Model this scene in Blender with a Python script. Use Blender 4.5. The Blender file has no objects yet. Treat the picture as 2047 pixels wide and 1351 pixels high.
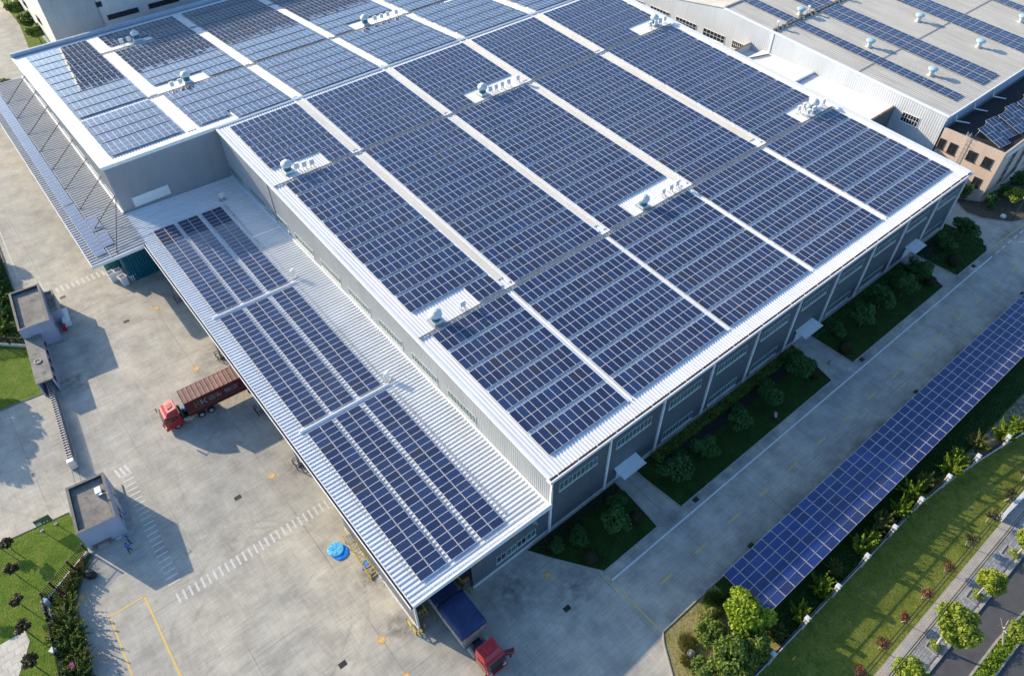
import bpy, bmesh, math, random
from mathutils import Vector, Matrix
R = math.radians
random.seed(7)
scene = bpy.context.scene
COL = scene.collection

# ------------------------------------------------------------------ mesh helper
class MB:
    """collects faces, builds ONE mesh object"""
    def __init__(s): s.v = []; s.f = []; s.m = []
    def vert(s, p): s.v.append(tuple(p)); return len(s.v) - 1
    def face(s, pts, m=0):
        b = len(s.v); s.v += [tuple(p) for p in pts]; s.f.append(tuple(range(b, b + len(pts)))); s.m.append(m); return s
    def box(s, x0, y0, z0, x1, y1, z1, m=0, top=None):
        return s.hexa([(x0, y0, z0), (x1, y0, z0), (x1, y1, z0), (x0, y1, z0), (x0, y0, z1), (x1, y0, z1), (x1, y1, z1), (x0, y1, z1)], m, top)
    def hexa(s, p, m=0, top=None):
        b = len(s.v); s.v += [tuple(q) for q in p]
        for i, q in enumerate(((3, 2, 1, 0), (4, 5, 6, 7), (0, 1, 5, 4), (1, 2, 6, 5), (2, 3, 7, 6), (3, 0, 4, 7))):
            s.f.append(tuple(b + k for k in q)); s.m.append(top if (i == 1 and top is not None) else m)
        return s
    def bar(s, a, b_, w, h=None, m=0):
        """box-section bar between two points"""
        a = Vector(a); b_ = Vector(b_); h = h or w
        d = (b_ - a).normalized(); up = Vector((0, 0, 1))
        if abs(d.z) > .95: up = Vector((0, 1, 0))
        x = d.cross(up).normalized() * w / 2; y = x.cross(d).normalized() * h / 2
        return s.hexa([a - x - y, a + x - y, b_ + x - y, b_ - x - y, a - x + y, a + x + y, b_ + x + y, b_ - x + y], m)
    def cyl(s, a, b_, r0, r1=None, n=10, m=0, cap=True):
        a = Vector(a); b_ = Vector(b_); r1 = r0 if r1 is None else r1
        d = (b_ - a).normalized(); up = Vector((1, 0, 0)) if abs(d.z) > .9 else Vector((0, 0, 1))
        x = d.cross(up).normalized(); y = d.cross(x)
        o = len(s.v)
        for k in range(n):
            t = 2 * math.pi * k / n; c = x * math.cos(t) + y * math.sin(t)
            s.v.append(tuple(a + c * r0)); s.v.append(tuple(b_ + c * r1))
        for k in range(n):
            j = (k + 1) % n; s.f.append((o + 2 * k, o + 2 * k + 1, o + 2 * j + 1, o + 2 * j)); s.m.append(m)
        if cap:
            s.f.append(tuple(o + 2 * k for k in range(n))); s.m.append(m)
            s.f.append(tuple(o + 2 * k + 1 for k in range(n - 1, -1, -1))); s.m.append(m)
        return s
    def lathe(s, c, prof, n=16, m=0):
        """prof: (radius, z) bottom to top"""
        o = len(s.v); c = Vector(c)
        for r, z in prof:
            for k in range(n):
                t = 2 * math.pi * k / n; s.v.append((c.x + r * math.cos(t), c.y + r * math.sin(t), c.z + z))
        for i in range(len(prof) - 1):
            for k in range(n):
                j = (k + 1) % n
                s.f.append((o + i * n + k, o + i * n + j, o + (i + 1) * n + j, o + (i + 1) * n + k)); s.m.append(m)
        s.f.append(tuple(o + (len(prof) - 1) * n + k for k in range(n))); s.m.append(m)
        return s
    def prism(s, poly, z0, z1, m=0, top=None):
        n = len(poly); a = sum(poly[i][0] * poly[(i + 1) % n][1] - poly[(i + 1) % n][0] * poly[i][1] for i in range(n))
        if a < 0: poly = poly[::-1]
        o = len(s.v); s.v += [(x, y, z0) for x, y in poly] + [(x, y, z1) for x, y in poly]
        for i in range(n):
            j = (i + 1) % n; s.f.append((o + i, o + j, o + n + j, o + n + i)); s.m.append(m)
        s.f.append(tuple(o + n + i for i in range(n))); s.m.append(m if top is None else top)
        return s
    def extrude(s, prof, vec, m=0):
        """sweep an open polyline of 3-D points along vec"""
        vec = Vector(vec); o = len(s.v)
        for p in prof: s.v.append(tuple(p)); s.v.append(tuple(Vector(p) + vec))
        for i in range(len(prof) - 1):
            s.f.append((o + 2 * i, o + 2 * i + 2, o + 2 * i + 3, o + 2 * i + 1)); s.m.append(m)
        return s
    def build(s, name, mats, parent=None, smooth=False, loc=None):
        me = bpy.data.meshes.new(name); me.from_pydata(s.v, [], s.f); me.update()
        if not isinstance(mats, (list, tuple)): mats = [mats]
        for m in mats: me.materials.append(m)
        if len(mats) > 1: me.polygons.foreach_set('material_index', s.m)
        if smooth: me.polygons.foreach_set('use_smooth', [True] * len(s.f))
        o = bpy.data.objects.new(name, me); COL.objects.link(o)
        if parent: o.parent = parent
        if loc: o.location = loc
        return o

def ribs(u0, u1, pitch, top, h, slope_w):
    """trapezoid rib profile as (u, height) from u0 to u1"""
    n = max(1, round((u1 - u0) / pitch)); p = (u1 - u0) / n; out = []
    for i in range(n):
        a = u0 + i * p; pan = p - top - 2 * slope_w
        out += [(a, 0), (a + pan, 0), (a + pan + slope_w, h), (a + pan + slope_w + top, h)]
    out.append((u1, 0)); return out

def tag(o, label=None, cat=None, group=None, kind=None):
    if label: o['label'] = label
    if cat: o['category'] = cat
    if group: o['group'] = group
    if kind: o['kind'] = kind
    return o
def thing(name, label, cat, loc=(0, 0, 0), rz=0, group=None):
    o = bpy.data.objects.new(name, None); COL.objects.link(o); o.location = loc; o.rotation_euler = (0, 0, rz)
    o.empty_display_size = .3
    return tag(o, label, cat, group)
def copy_tree(o, parent=None):
    c = o.copy(); COL.objects.link(c)
    if parent: c.parent = parent
    for ch in list(o.children): copy_tree(ch, c)
    return c
def struct(name, mb, mats, smooth=False): return tag(mb.build(name, mats, None, smooth), kind='structure')

# ------------------------------------------------------------------ materials
def newmat(name):
    m = bpy.data.materials.new(name); m.use_nodes = True
    nt = m.node_tree; return m, nt, nt.nodes['Principled BSDF']
def N(nt, t, **kw):
    n = nt.nodes.new(t)
    for k, v in kw.items():
        if k in n.inputs.keys() if hasattr(n.inputs, 'keys') else False: n.inputs[k].default_value = v
        else: setattr(n, k, v)
    return n
def lk(nt, a, b): nt.links.new(a, b)
def ramp(nt, fac, stops):
    r = nt.nodes.new('ShaderNodeValToRGB'); e = r.color_ramp.elements
    while len(e) < len(stops): e.new(.5)
    for i, (p, c) in enumerate(stops): e[i].position = p; e[i].color = (*c, 1) if len(c) == 3 else c
    lk(nt, fac, r.inputs[0]); return r.outputs[0]
def noise(nt, scale, detail=4, rough=.55, vec=None, sc=None, rot=None):
    tc = nt.nodes.new('ShaderNodeTexCoord'); src = tc.outputs['Object'] if vec is None else vec
    if sc or rot:
        mp = nt.nodes.new('ShaderNodeMapping')
        if sc: mp.inputs['Scale'].default_value = sc
        if rot: mp.inputs['Rotation'].default_value = rot
        lk(nt, src, mp.inputs[0]); src = mp.outputs[0]
    n = nt.nodes.new('ShaderNodeTexNoise'); n.inputs['Scale'].default_value = scale; n.inputs['Detail'].default_value = detail; n.inputs['Roughness'].default_value = rough
    lk(nt, src, n.inputs['Vector']); return n.outputs[0]
def mixc(nt, fac, a, b, mode='MIX'):
    m = nt.nodes.new('ShaderNodeMix'); m.data_type = 'RGBA'; m.blend_type = mode
    for i, x in ((0, fac), (6, a), (7, b)):
        if hasattr(x, 'is_linked'): lk(nt, x, m.inputs[i])
        elif i == 0: m.inputs[0].default_value = x
        else: m.inputs[i].default_value = (*x, 1)
    return m.outputs[2]
def math_(nt, op, a, b=None, c=None):
    m = nt.nodes.new('ShaderNodeMath'); m.operation = op
    for i, x in enumerate((a, b, c)):
        if x is None: continue
        if hasattr(x, 'is_linked'): lk(nt, x, m.inputs[i])
        else: m.inputs[i].default_value = x
    return m.outputs[0]
def plain(name, col, rough=.6, metal=0, vary=.12, scale=1.5, spec=.5, coat=0):
    """paint / metal / plastic with faint wear"""
    m, nt, b = newmat(name)
    lo = tuple(c * (1 - vary) for c in col); hi = tuple(min(1, c * (1 + vary)) for c in col)
    c = ramp(nt, noise(nt, scale, 5), [(.3, lo), (.7, hi)])
    lk(nt, c, b.inputs['Base Color']); b.inputs['Roughness'].default_value = rough; b.inputs['Metallic'].default_value = metal
    b.inputs['Specular IOR Level'].default_value = spec; b.inputs['Coat Weight'].default_value = coat
    return m
def streaky(name, col, dirt, sc, amt=.5, rough=.45, metal=0.0):
    """sheet metal with run-off streaks (stretched noise)"""
    m, nt, b = newmat(name)
    f = ramp(nt, noise(nt, 1, 5, .6, sc=sc), [(.42, (0, 0, 0)), (.72, (amt, amt, amt))])
    g = ramp(nt, noise(nt, .15, 4), [(.35, (.9, .9, .9)), (.7, (1, 1, 1))])
    c = mixc(nt, f, col, dirt); c = mixc(nt, 1.0, c, g, 'MULTIPLY')
    lk(nt, c, b.inputs['Base Color']); b.inputs['Roughness'].default_value = rough; b.inputs['Metallic'].default_value = metal
    return m

M = {}
M['roof'] = streaky('white_roof_sheet', (.82, .835, .84), (.62, .61, .58), (1.2, .12, 1), .45, .38)
M['roofx'] = streaky('white_roof_sheet_x', (.76, .785, .80), (.56, .56, .54), (.12, 1.4, 1), .45, .40)
M['roof_old'] = streaky('aged_beige_roof_sheet', (.50, .49, .45), (.33, .31, .27), (1.0, .1, 1), .6, .5)
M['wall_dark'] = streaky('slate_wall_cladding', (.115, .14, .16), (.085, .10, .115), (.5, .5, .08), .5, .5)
M['wall_gray'] = streaky('gray_wall_cladding', (.43, .45, .46), (.33, .34, .34), (.6, .6, .07), .5, .5)
M['wall_lt'] = streaky('light_wall_cladding', (.70, .735, .755), (.54, .56, .57), (.6, .6, .07), .4, .5)
M['trim'] = plain('white_trim', (.80, .82, .83), .4, vary=.06)
M['skylight'] = streaky('aged_fibreglass_skylight', (.70, .665, .58), (.58, .53, .43), (1.5, .15, 1), .6, .45)
M['skylight_pale'] = streaky('pale_fibreglass_skylight', (.80, .785, .74), (.70, .67, .60), (1.5, .15, 1), .6, .45)  # paler copy: glare on the far slope put into the sheet colour
M['canopy_roof'] = streaky('dull_canopy_sheet', (.50, .49, .47), (.38, .37, .36), (.12, 1.4, 1), .5, .42)
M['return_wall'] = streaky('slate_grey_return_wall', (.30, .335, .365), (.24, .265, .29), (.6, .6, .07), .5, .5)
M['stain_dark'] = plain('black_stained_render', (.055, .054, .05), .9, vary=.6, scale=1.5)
M['black_soil'] = plain('black_soil', (.012, .011, .012), .95, vary=.4)
M['rust'] = plain('rusty_gutter', (.17, .10, .055), .8, vary=.5, scale=1.2)
M['black'] = plain('black_metal', (.015, .015, .016), .5)
M['dark'] = plain('dark_gap', (.03, .03, .032), .7)
M['steel'] = plain('galvanised_steel', (.52, .53, .54), .35, .55, vary=.15)
M['frame_alu'] = plain('aluminium', (.66, .66, .65), .35, .3, vary=.05)
M['teal'] = plain('teal_paint', (.015, .15, .22), .4, vary=.25)
M['fan_white'] = plain('white_fan_cap', (.66, .67, .67), .35, vary=.1, scale=3)
M['fan_blue'] = plain('pale_blue_cap', (.33, .55, .64), .35, vary=.15, scale=3)
M['white_box'] = plain('white_enamel', (.74, .75, .76), .35, vary=.04)
M['yellow'] = plain('yellow_paint', (.62, .43, .05), .5, vary=.2)
M['red'] = plain('red_truck_paint', (.37, .017, .02), .28, vary=.1, coat=.4)
M['maroon'] = plain('maroon_container', (.115, .016, .018), .5, vary=.25, scale=.8)
M['brown'] = plain('faded_container_roof', (.20, .105, .083), .7, vary=.25, scale=1.1)
M['tarp'] = plain('blue_tarpaulin', (.010, .030, .105), .5, vary=.3, scale=1.3)
M['rubber'] = plain('tyre_rubber', (.02, .02, .02), .8)
M['glass_dark'] = plain('dark_window_glass', (.02, .025, .03), .06, vary=.2, spec=.8)
M['glass_green'] = plain('green_window_glass', (.06, .14, .135), .08, vary=.3, spec=.8)
M['pinkwall'] = streaky('pink_render', (.60, .485, .40), (.47, .36, .29), (.5, .5, .1), .45, .8)
M['bitumen'] = plain('bitumen_roof', (.018, .019, .02), .85, vary=.3)
M['bluewall'] = streaky('pale_violet_render', (.42, .44, .53), (.30, .31, .39), (.6, .6, .1), .5, .75)
M['bin'] = plain('white_bin_plastic', (.74, .76, .80), .4, vary=.08)
M['bluesheet'] = plain('bright_blue_plastic', (.01, .22, .80), .4, vary=.15, scale=3)
M['cyansheet'] = plain('pale_blue_plastic_sheet', (.09, .42, .72), .35, vary=.35, scale=4)
M['shirt'] = plain('blue_workwear', (.02, .12, .52), .8, vary=.15, scale=6)
M['trousers'] = plain('black_cloth', (.018, .018, .022), .9)
M['skin'] = plain('skin', (.45, .27, .19), .6)
M['hair'] = plain('black_hair', (.012, .01, .01), .6)
def worn(name, col, base=(.34, .33, .30), lo=.36, hi=.54):
    m, nt, b = newmat(name); f = ramp(nt, noise(nt, 2.2, 6, .7), [(lo - .1, (.15, .15, .15)), (hi, (.9, .9, .9))])
    lk(nt, mixc(nt, f, base, col), b.inputs['Base Color']); b.inputs['Roughness'].default_value = .85; return m
M['marking'] = worn('worn_white_paint', (.62, .62, .60)); M['ymarking'] = worn('worn_yellow_paint', (.58, .40, .10))
M['road_line'] = worn('road_line_paint', (.74, .75, .75), lo=.30, hi=.5); M['yline'] = worn('yellow_line_paint', (.72, .50, .10), lo=.30, hi=.5)
M['orange'] = plain('orange_cover_paint', (.60, .33, .06), .6, vary=.15)
M['kerb'] = plain('kerb_stone', (.33, .32, .30), .85, vary=.2)
M['kerbdark'] = plain('dark_kerb_stone', (.15, .15, .145), .85, vary=.25)
M['bark'] = plain('bark', (.12, .095, .07), .9, vary=.35, scale=6)
M['bark_pale'] = plain('pale_bark', (.42, .38, .32), .9, vary=.2, scale=6)
M['rail_white'] = plain('white_stone', (.60, .61, .61), .6, vary=.12)
M['olive'] = plain('olive_logo_paint', (.13, .12, .05), .6)
M['lettering'] = plain('faded_white_lettering', (.22, .23, .26), .6)
M['signgreen'] = plain('dull_green_board', (.09, .12, .06), .5, vary=.15)
M['purple'] = plain('magenta_cloth', (.35, .06, .22), .8)

STAINS = [(-19.8, 1.5, 2.6, 1.0), (-19.7, 8.5, 2.2, .9), (-8, -3, 4.5, .8), (-36.2, 60, 4, .8), (-18.5, 27, 3, .8), (-18.6, 51, 3, .8), (-2, -7, 4, .7), (-15, -14, 7, .5)]
ARCS = [(-30, 36, 9, .35), (-33, 12, 12, .3), (-22, 6, 6.5, .3), (-27, 8, 14, .35), (-14, -14, 10, .35), (-4, -20, 14, .4), (-28, 60, 13, .35), (-20, 30, 11, .3), (-34, 52, 16, .3), (6, -14, 17, .3), (-40, 20, 11, .3), (-26, 46, 7, .25)]
def concrete(name, base, dark, warm):
    m, nt, b = newmat(name)
    tc = nt.nodes.new('ShaderNodeTexCoord'); o = tc.outputs['Object']
    big = noise(nt, .045, 6, .6, o); med = noise(nt, .35, 6, .65, o)
    broom = noise(nt, 1, 3, .6, o, sc=(.35, 6.0, 1), rot=(0, 0, R(-8)))
    broom2 = noise(nt, 1, 3, .6, o, sc=(5.0, .3, 1), rot=(0, 0, R(14)))
    # tyre tracks : pairs of worn arcs left by turning lorries
    sx = nt.nodes.new('ShaderNodeSeparateXYZ'); lk(nt, o, sx.inputs[0])
    wob = math_(nt, 'MULTIPLY', math_(nt, 'SUBTRACT', noise(nt, .12, 2, .5, o), .5), 2.2)
    tyre = None
    for cx, cy, r, wd in ARCS:
        dx = math_(nt, 'SUBTRACT', sx.outputs[0], cx); dy = math_(nt, 'SUBTRACT', sx.outputs[1], cy)
        d = math_(nt, 'SQRT', math_(nt, 'ADD', math_(nt, 'MULTIPLY', dx, dx), math_(nt, 'MULTIPLY', dy, dy)))
        e = math_(nt, 'ABSOLUTE', math_(nt, 'SUBTRACT', math_(nt, 'ABSOLUTE', math_(nt, 'ADD', math_(nt, 'SUBTRACT', d, r), wob)), .95))
        k = math_(nt, 'SUBTRACT', 1.0, math_(nt, 'DIVIDE', e, wd)); k = math_(nt, 'MAXIMUM', k, 0.0)
        tyre = k if tyre is None else math_(nt, 'MAXIMUM', tyre, k)
    tmask = ramp(nt, noise(nt, .085, 5, .65, o), [(.46, (0, 0, 0)), (.68, (.38, .38, .38))])
    c = ramp(nt, big, [(.36, dark), (.50, base), (.62, warm)])
    c = mixc(nt, .8, c, ramp(nt, med, [(.28, (.62, .62, .63)), (.72, (1.26, 1.26, 1.24))]), 'MULTIPLY')
    c = mixc(nt, .42, c, ramp(nt, broom, [(.3, (.70, .70, .70)), (.7, (1.28, 1.28, 1.28))]), 'MULTIPLY')
    c = mixc(nt, .28, c, ramp(nt, broom2, [(.3, (.72, .72, .72)), (.7, (1.25, 1.25, 1.25))]), 'MULTIPLY')
    t = nt.nodes.new('ShaderNodeMix'); t.data_type = 'RGBA'; t.blend_type = 'MULTIPLY'
    f = math_(nt, 'MULTIPLY', tyre, tmask); lk(nt, f, t.inputs[0]); lk(nt, c, t.inputs[6]); t.inputs[7].default_value = (.42, .42, .43, 1)
    c = t.outputs[2]
    # dark oil stains
    st = ramp(nt, noise(nt, .13, 7, .72, o), [(.55, (0, 0, 0)), (.74, (.5, .5, .5))])
    c = mixc(nt, st, c, tuple(x * .55 for x in dark))
    # tyre-worn and oily patches by the shed corner, gate and road shoulders
    for cx, cy, r, a in STAINS:
        dx = math_(nt, 'SUBTRACT', sx.outputs[0], cx); dy = math_(nt, 'SUBTRACT', sx.outputs[1], cy)
        d = math_(nt, 'SQRT', math_(nt, 'ADD', math_(nt, 'MULTIPLY', dx, dx), math_(nt, 'MULTIPLY', dy, dy)))
        k = math_(nt, 'MAXIMUM', math_(nt, 'SUBTRACT', 1.0, math_(nt, 'DIVIDE', d, r)), 0.0)
        c = mixc(nt, math_(nt, 'MULTIPLY', math_(nt, 'MULTIPLY', k, a), ramp(nt, noise(nt, .9, 6, .7, o), [(.38, (0, 0, 0)), (.6, (1, 1, 1))])), c, (.09, .088, .082))
    for yy in (-16.6, -8.4):
        k = math_(nt, 'MAXIMUM', math_(nt, 'SUBTRACT', 1.0, math_(nt, 'DIVIDE', math_(nt, 'ABSOLUTE', math_(nt, 'SUBTRACT', sx.outputs[1], yy)), 2.3)), 0.0)
        k = math_(nt, 'MULTIPLY', k, math_(nt, 'GREATER_THAN', sx.outputs[0], 3.0))
        c = mixc(nt, math_(nt, 'MULTIPLY', k, ramp(nt, noise(nt, .22, 6, .7, o), [(.42, (0, 0, 0)), (.62, (.75, .75, .75))])), c, (.13, .13, .125))
    # slab joints : thin dark saw cuts, 5.9 x 5.9 m
    ja = math_(nt, 'LESS_THAN', math_(nt, 'PINGPONG', math_(nt, 'ADD', sx.outputs[0], 22.15), 5.75), .035)
    jb = math_(nt, 'LESS_THAN', math_(nt, 'PINGPONG', math_(nt, 'ADD', sx.outputs[1], -31.5), 5.75), .03)
    j = math_(nt, 'MAXIMUM', ja, jb)
    jm = math_(nt, 'MULTIPLY', j, ramp(nt, noise(nt, .11, 3, .6, o), [(.40, (.05, .05, .05)), (.64, (.6, .6, .6))]))
    c = mixc(nt, jm, c, (.07, .068, .065))
    lk(nt, c, b.inputs['Base Color']); b.inputs['Roughness'].default_value = .85
    bp = nt.nodes.new('ShaderNodeBump'); bp.inputs['Strength'].default_value = .25; bp.inputs['Distance'].default_value = .02; lk(nt, broom, bp.inputs['Height']); lk(nt, bp.outputs[0], b.inputs['Normal'])
    return m
M['concrete'] = concrete('yard_concrete', (.40, .385, .335), (.33, .325, .295), (.45, .42, .35))
def grassmat(name, a, b_, c_, scale=1.0):
    m, nt, b = newmat(name)
    f = noise(nt, .55 * scale, 8, .7); g = noise(nt, 7 * scale, 4, .7, sc=(1, .45, 1), rot=(0, 0, R(35)))
    c = ramp(nt, f, [(.28, a), (.5, b_), (.74, c_)])
    c = mixc(nt, .8, c, ramp(nt, g, [(.28, (.40, .42, .40)), (.5, (.95, .95, .9)), (.75, (1.6, 1.55, 1.3))]), 'MULTIPLY')
    lk(nt, c, b.inputs['Base Color']); b.inputs['Roughness'].default_value = .9; b.inputs['Specular IOR Level'].default_value = .15
    bp = nt.nodes.new('ShaderNodeBump'); bp.inputs['Strength'].default_value = .9; bp.inputs['Distance'].default_value = .12; lk(nt, g, bp.inputs['Height']); lk(nt, bp.outputs[0], b.inputs['Normal'])
    return m
M['lawn'] = grassmat('lawn_grass', (.055, .105, .012), (.10, .17, .018), (.19, .20, .045))
M['bedgrass'] = grassmat('bed_grass', (.014, .034, .008), (.022, .055, .010), (.034, .075, .015))
M['drygrass'] = grassmat('dry_grass', (.15, .17, .045), (.28, .245, .11), (.36, .30, .16))
M['soil'] = plain('soil', (.07, .06, .042), .95, vary=.4, scale=2)
M['asphalt'] = plain('asphalt', (.075, .077, .082), .85, vary=.18, scale=.8)
def paving(name, c1, c2, c3, sx, sy):
    m, nt, b = newmat(name)
    tc = nt.nodes.new('ShaderNodeTexCoord'); br = nt.nodes.new('ShaderNodeTexBrick')
    br.inputs['Scale'].default_value = 1; br.inputs['Brick Width'].default_value = sx; br.inputs['Row Height'].default_value = sy; br.inputs['Mortar Size'].default_value = .02
    br.inputs['Color1'].default_value = (*c1, 1); br.inputs['Color2'].default_value = (*c2, 1); br.inputs['Mortar'].default_value = (*c3, 1)
    lk(nt, tc.outputs['Object'], br.inputs['Vector'])
    c = mixc(nt, .6, br.outputs[0], ramp(nt, noise(nt, .5, 6, .7), [(.3, (.6, .6, .6)), (.7, (1.3, 1.3, 1.3))]), 'MULTIPLY')
    lk(nt, c, b.inputs['Base Color']); b.inputs['Roughness'].default_value = .85; return m
M['pave_warm'] = paving('warm_pavers', (.40, .29, .20), (.42, .34, .27), (.22, .2, .18), .6, .3)
M['pave_gray'] = paving('gray_pavers', (.36, .35, .33), (.44, .38, .30), (.24, .23, .21), .5, .25)
M['pave_stone'] = paving('stone_setts', (.21, .22, .23), (.33, .34, .35), (.12, .12, .12), .35, .3)
M['pave_slab'] = paving('pale_slabs', (.50, .48, .42), (.55, .52, .46), (.25, .24, .2), 1.0, .8)

def stained_roof(name):
    m, nt, b = newmat(name)
    c = ramp(nt, noise(nt, .35, 6, .7), [(.3, (.12, .115, .105)), (.5, (.22, .21, .19)), (.7, (.30, .285, .25))])
    s = ramp(nt, noise(nt, 1.0, 6, .75), [(.55, (0, 0, 0)), (.68, (.8, .8, .8))])
    c = mixc(nt, s, c, (.06, .058, .055)); lk(nt, c, b.inputs['Base Color']); b.inputs['Roughness'].default_value = .9; return m
M['flatroof'] = stained_roof('stained_cement_roof')

def nt_world(nt):
    return nt.nodes.new('ShaderNodeNewGeometry').outputs['Position']
def pv_cell(name='solar_cells', tint=(1, 1, 1), sheen=0):
    """blue polycrystalline glass: cells 6 x 10 and busbars from panel-local coordinates; tint differs panel to panel"""
    m, nt, b = newmat(name)
    tc = nt.nodes.new('ShaderNodeTexCoord'); sx = nt.nodes.new('ShaderNodeSeparateXYZ'); lk(nt, tc.outputs['Object'], sx.inputs[0])
    oi = nt.nodes.new('ShaderNodeObjectInfo')
    gx = math_(nt, 'LESS_THAN', math_(nt, 'PINGPONG', math_(nt, 'ADD', sx.outputs[0], 0.0), .0785), .0042)
    gy = math_(nt, 'LESS_THAN', math_(nt, 'PINGPONG', math_(nt, 'ADD', sx.outputs[1], 0.0), .0785), .0042)
    bus = math_(nt, 'LESS_THAN', math_(nt, 'PINGPONG', math_(nt, 'ADD', sx.outputs[0], .0196), .0196), .0016)
    g = math_(nt, 'MAXIMUM', gx, gy)
    c = ramp(nt, oi.outputs['Random'], [(0, (.010, .019, .060)), (.35, (.012, .024, .078)), (.7, (.014, .030, .095)), (.9, (.016, .039, .118)), (.965, (.017, .036, .105)), (.98, (.020, .025, .055)), (1, (.024, .026, .045))])
    c = mixc(nt, .5, c, ramp(nt, noise(nt, 9, 2), [(.3, (.7, .7, .7)), (.7, (1.3, 1.3, 1.3))]), 'MULTIPLY'); c = mixc(nt, 1.0, c, tint, 'MULTIPLY')
    dust = ramp(nt, noise(nt, .09, 5, .6, nt_world(nt)), [(.45, (0, 0, 0)), (.75, (.16, .16, .16))]); c = mixc(nt, dust, c, (.14, .14, .14)); c = mixc(nt, sheen, c, (.17, .22, .33)) if sheen else c  # last mix paints reflected sky into the canopy cells' colour
    c = mixc(nt, math_(nt, 'MULTIPLY', g, .22), c, (.16, .19, .26)); c = mixc(nt, math_(nt, 'MULTIPLY', bus, .12), c, (.2, .22, .26))
    lk(nt, c, b.inputs['Base Color']); b.inputs['Roughness'].default_value = .06; b.inputs['IOR'].default_value = 1.52
    b.inputs['Coat Weight'].default_value = .6; b.inputs['Coat Roughness'].default_value = .025; b.inputs['Coat IOR'].default_value = 1.52
    return m
M['pv'] = pv_cell(); M['pv_sheen'] = pv_cell('sky_sheen_solar_cells', (1, 1, 1), .55); M['pv_blue'] = pv_cell('sky_tint_solar_cells', (.9, 1.12, 1.65))  # paler canopy cells and bluer carport cells hold reflected sky in their colour
M['pv_frame'] = plain('panel_frame', (.74, .74, .73), .4, .2, vary=.05)

def leafmat(name, a, b_, c_, tr=.35):
    m, nt, b = newmat(name)
    oi = nt.nodes.new('ShaderNodeObjectInfo'); ge = nt.nodes.new('ShaderNodeNewGeometry')
    r = ge.outputs['Random Per Island']
    c = ramp(nt, r, [(0, a), (.5, b_), (1, c_)])
    c = mixc(nt, .6, c, ramp(nt, oi.outputs['Random'], [(0, (.75, .8, .8)), (1, (1.25, 1.15, 1.0))]), 'MULTIPLY')
    out = nt.nodes['Material Output']
    t = nt.nodes.new('ShaderNodeBsdfTranslucent'); lk(nt, c, t.inputs[0]); lk(nt, c, b.inputs['Base Color']); b.inputs['Roughness'].default_value = .55; b.inputs['Specular IOR Level'].default_value = .3
    mx = nt.nodes.new('ShaderNodeMixShader'); mx.inputs[0].default_value = tr; lk(nt, b.outputs[0], mx.inputs[1]); lk(nt, t.outputs[0], mx.inputs[2]); lk(nt, mx.outputs[0], out.inputs[0])
    return m
M['leaf_dark'] = leafmat('dark_leaves', (.024, .085, .022), (.045, .14, .034), (.085, .20, .05))
M['leaf_mid'] = leafmat('mid_leaves', (.06, .115, .02), (.11, .185, .03), (.19, .25, .05))
M['leaf_lime'] = leafmat('lime_leaves', (.12, .21, .015), (.22, .33, .02), (.36, .45, .04), .4)
M['leaf_olive'] = leafmat('olive_leaves', (.10, .125, .03), (.18, .20, .045), (.28, .28, .08))
M['leaf_red'] = leafmat('red_leaves', (.10, .035, .025), (.17, .06, .04), (.22, .10, .05))
M['leaf_brown'] = leafmat('brownish_dark_leaves', (.035, .04, .018), (.055, .055, .025), (.08, .07, .035))
M['leaf_street'] = leafmat('yellow_green_leaves', (.17, .25, .025), (.29, .37, .04), (.42, .47, .08), .4)

# ------------------------------------------------------------------ constants of the place (metres; X along the front, Y away from it)
Z0, SS, SN, YR = 11.255, .05, .079, 83.46          # roof height at the front eave, slopes, ridge line
ZR = Z0 + SS * YR
def rz(y): return Z0 + SS * y if y <= YR else ZR - SN * (y - YR)
XE = 89.6; XW = -18.4; YN = 144.6
CAM = Vector((-29.8567, -30.5114, 78.6055)); FPX = 1452.92
CR = Vector((.77377928, -.63342177, -.00651762)); CU = Vector((.46494354, .56092049, .68497862)); CF = Vector((.43022450, .53305258, -.72853402))
def inframe(p, mrg=60):
    d = Vector(p) - CAM; z = d.dot(CF)
    if z <= 1: return False
    u = 1023.5 + FPX * d.dot(CR) / z; v = 675.5 - FPX * d.dot(CU) / z
    return -mrg < u < 2047 + mrg and -mrg < v < 1351 + mrg

# ------------------------------------------------------------------ ground
g = MB(); g.face([(-700, -500, 0), (900, -500, 0), (900, 1000, 0), (-700, 1000, 0)])
struct('ground', g, M['concrete'])
def sheet(name, poly, z, mat):
    m = MB(); a = sum(poly[i][0] * poly[(i + 1) % len(poly)][1] - poly[(i + 1) % len(poly)][0] * poly[i][1] for i in range(len(poly)))
    m.face([(x, y, z) for x, y in (poly if a > 0 else poly[::-1])]); return struct(name, m, mat)
def kerbline(name, pts, w=.14, h=.13, mat=None):
    m = MB()
    for a, b in zip(pts, pts[1:]): m.bar((a[0], a[1], h / 2), (b[0], b[1], h / 2), w, h)
    return struct(name, m, mat or M['kerb'])
lawnA = [(-90, 43), (-51, 39.7), (-48.3, 39.4), (-43.4, 38.8), (-43.2, 33.8), (-42.9, 31.4), (-44.6, 29.4), (-46.4, 26.3), (-46.6, 22.3), (-47.3, 17.5), (-48.2, 8), (-50, -10), (-90, -10)]
sheet('lawn', lawnA, .03, M['lawn'])
lawnB = [(-90, 64.5), (-45.9, 61.1), (-42.7, 60.8), (-40.35, 60.5), (-39.4, 70), (-40, 72), (-43, 74.4), (-90, 79)]
sheet('lawn', lawnB, .03, M['lawn'])
shrubground = [(-90, 79), (-43, 74.4), (-39.6, 72), (-38.6, 80), (-37.9, 85), (-37.1, 97.8), (-36.2, 112), (-90, 112)]
sheet('lawn', shrubground, .026, M['bedgrass'])
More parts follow.
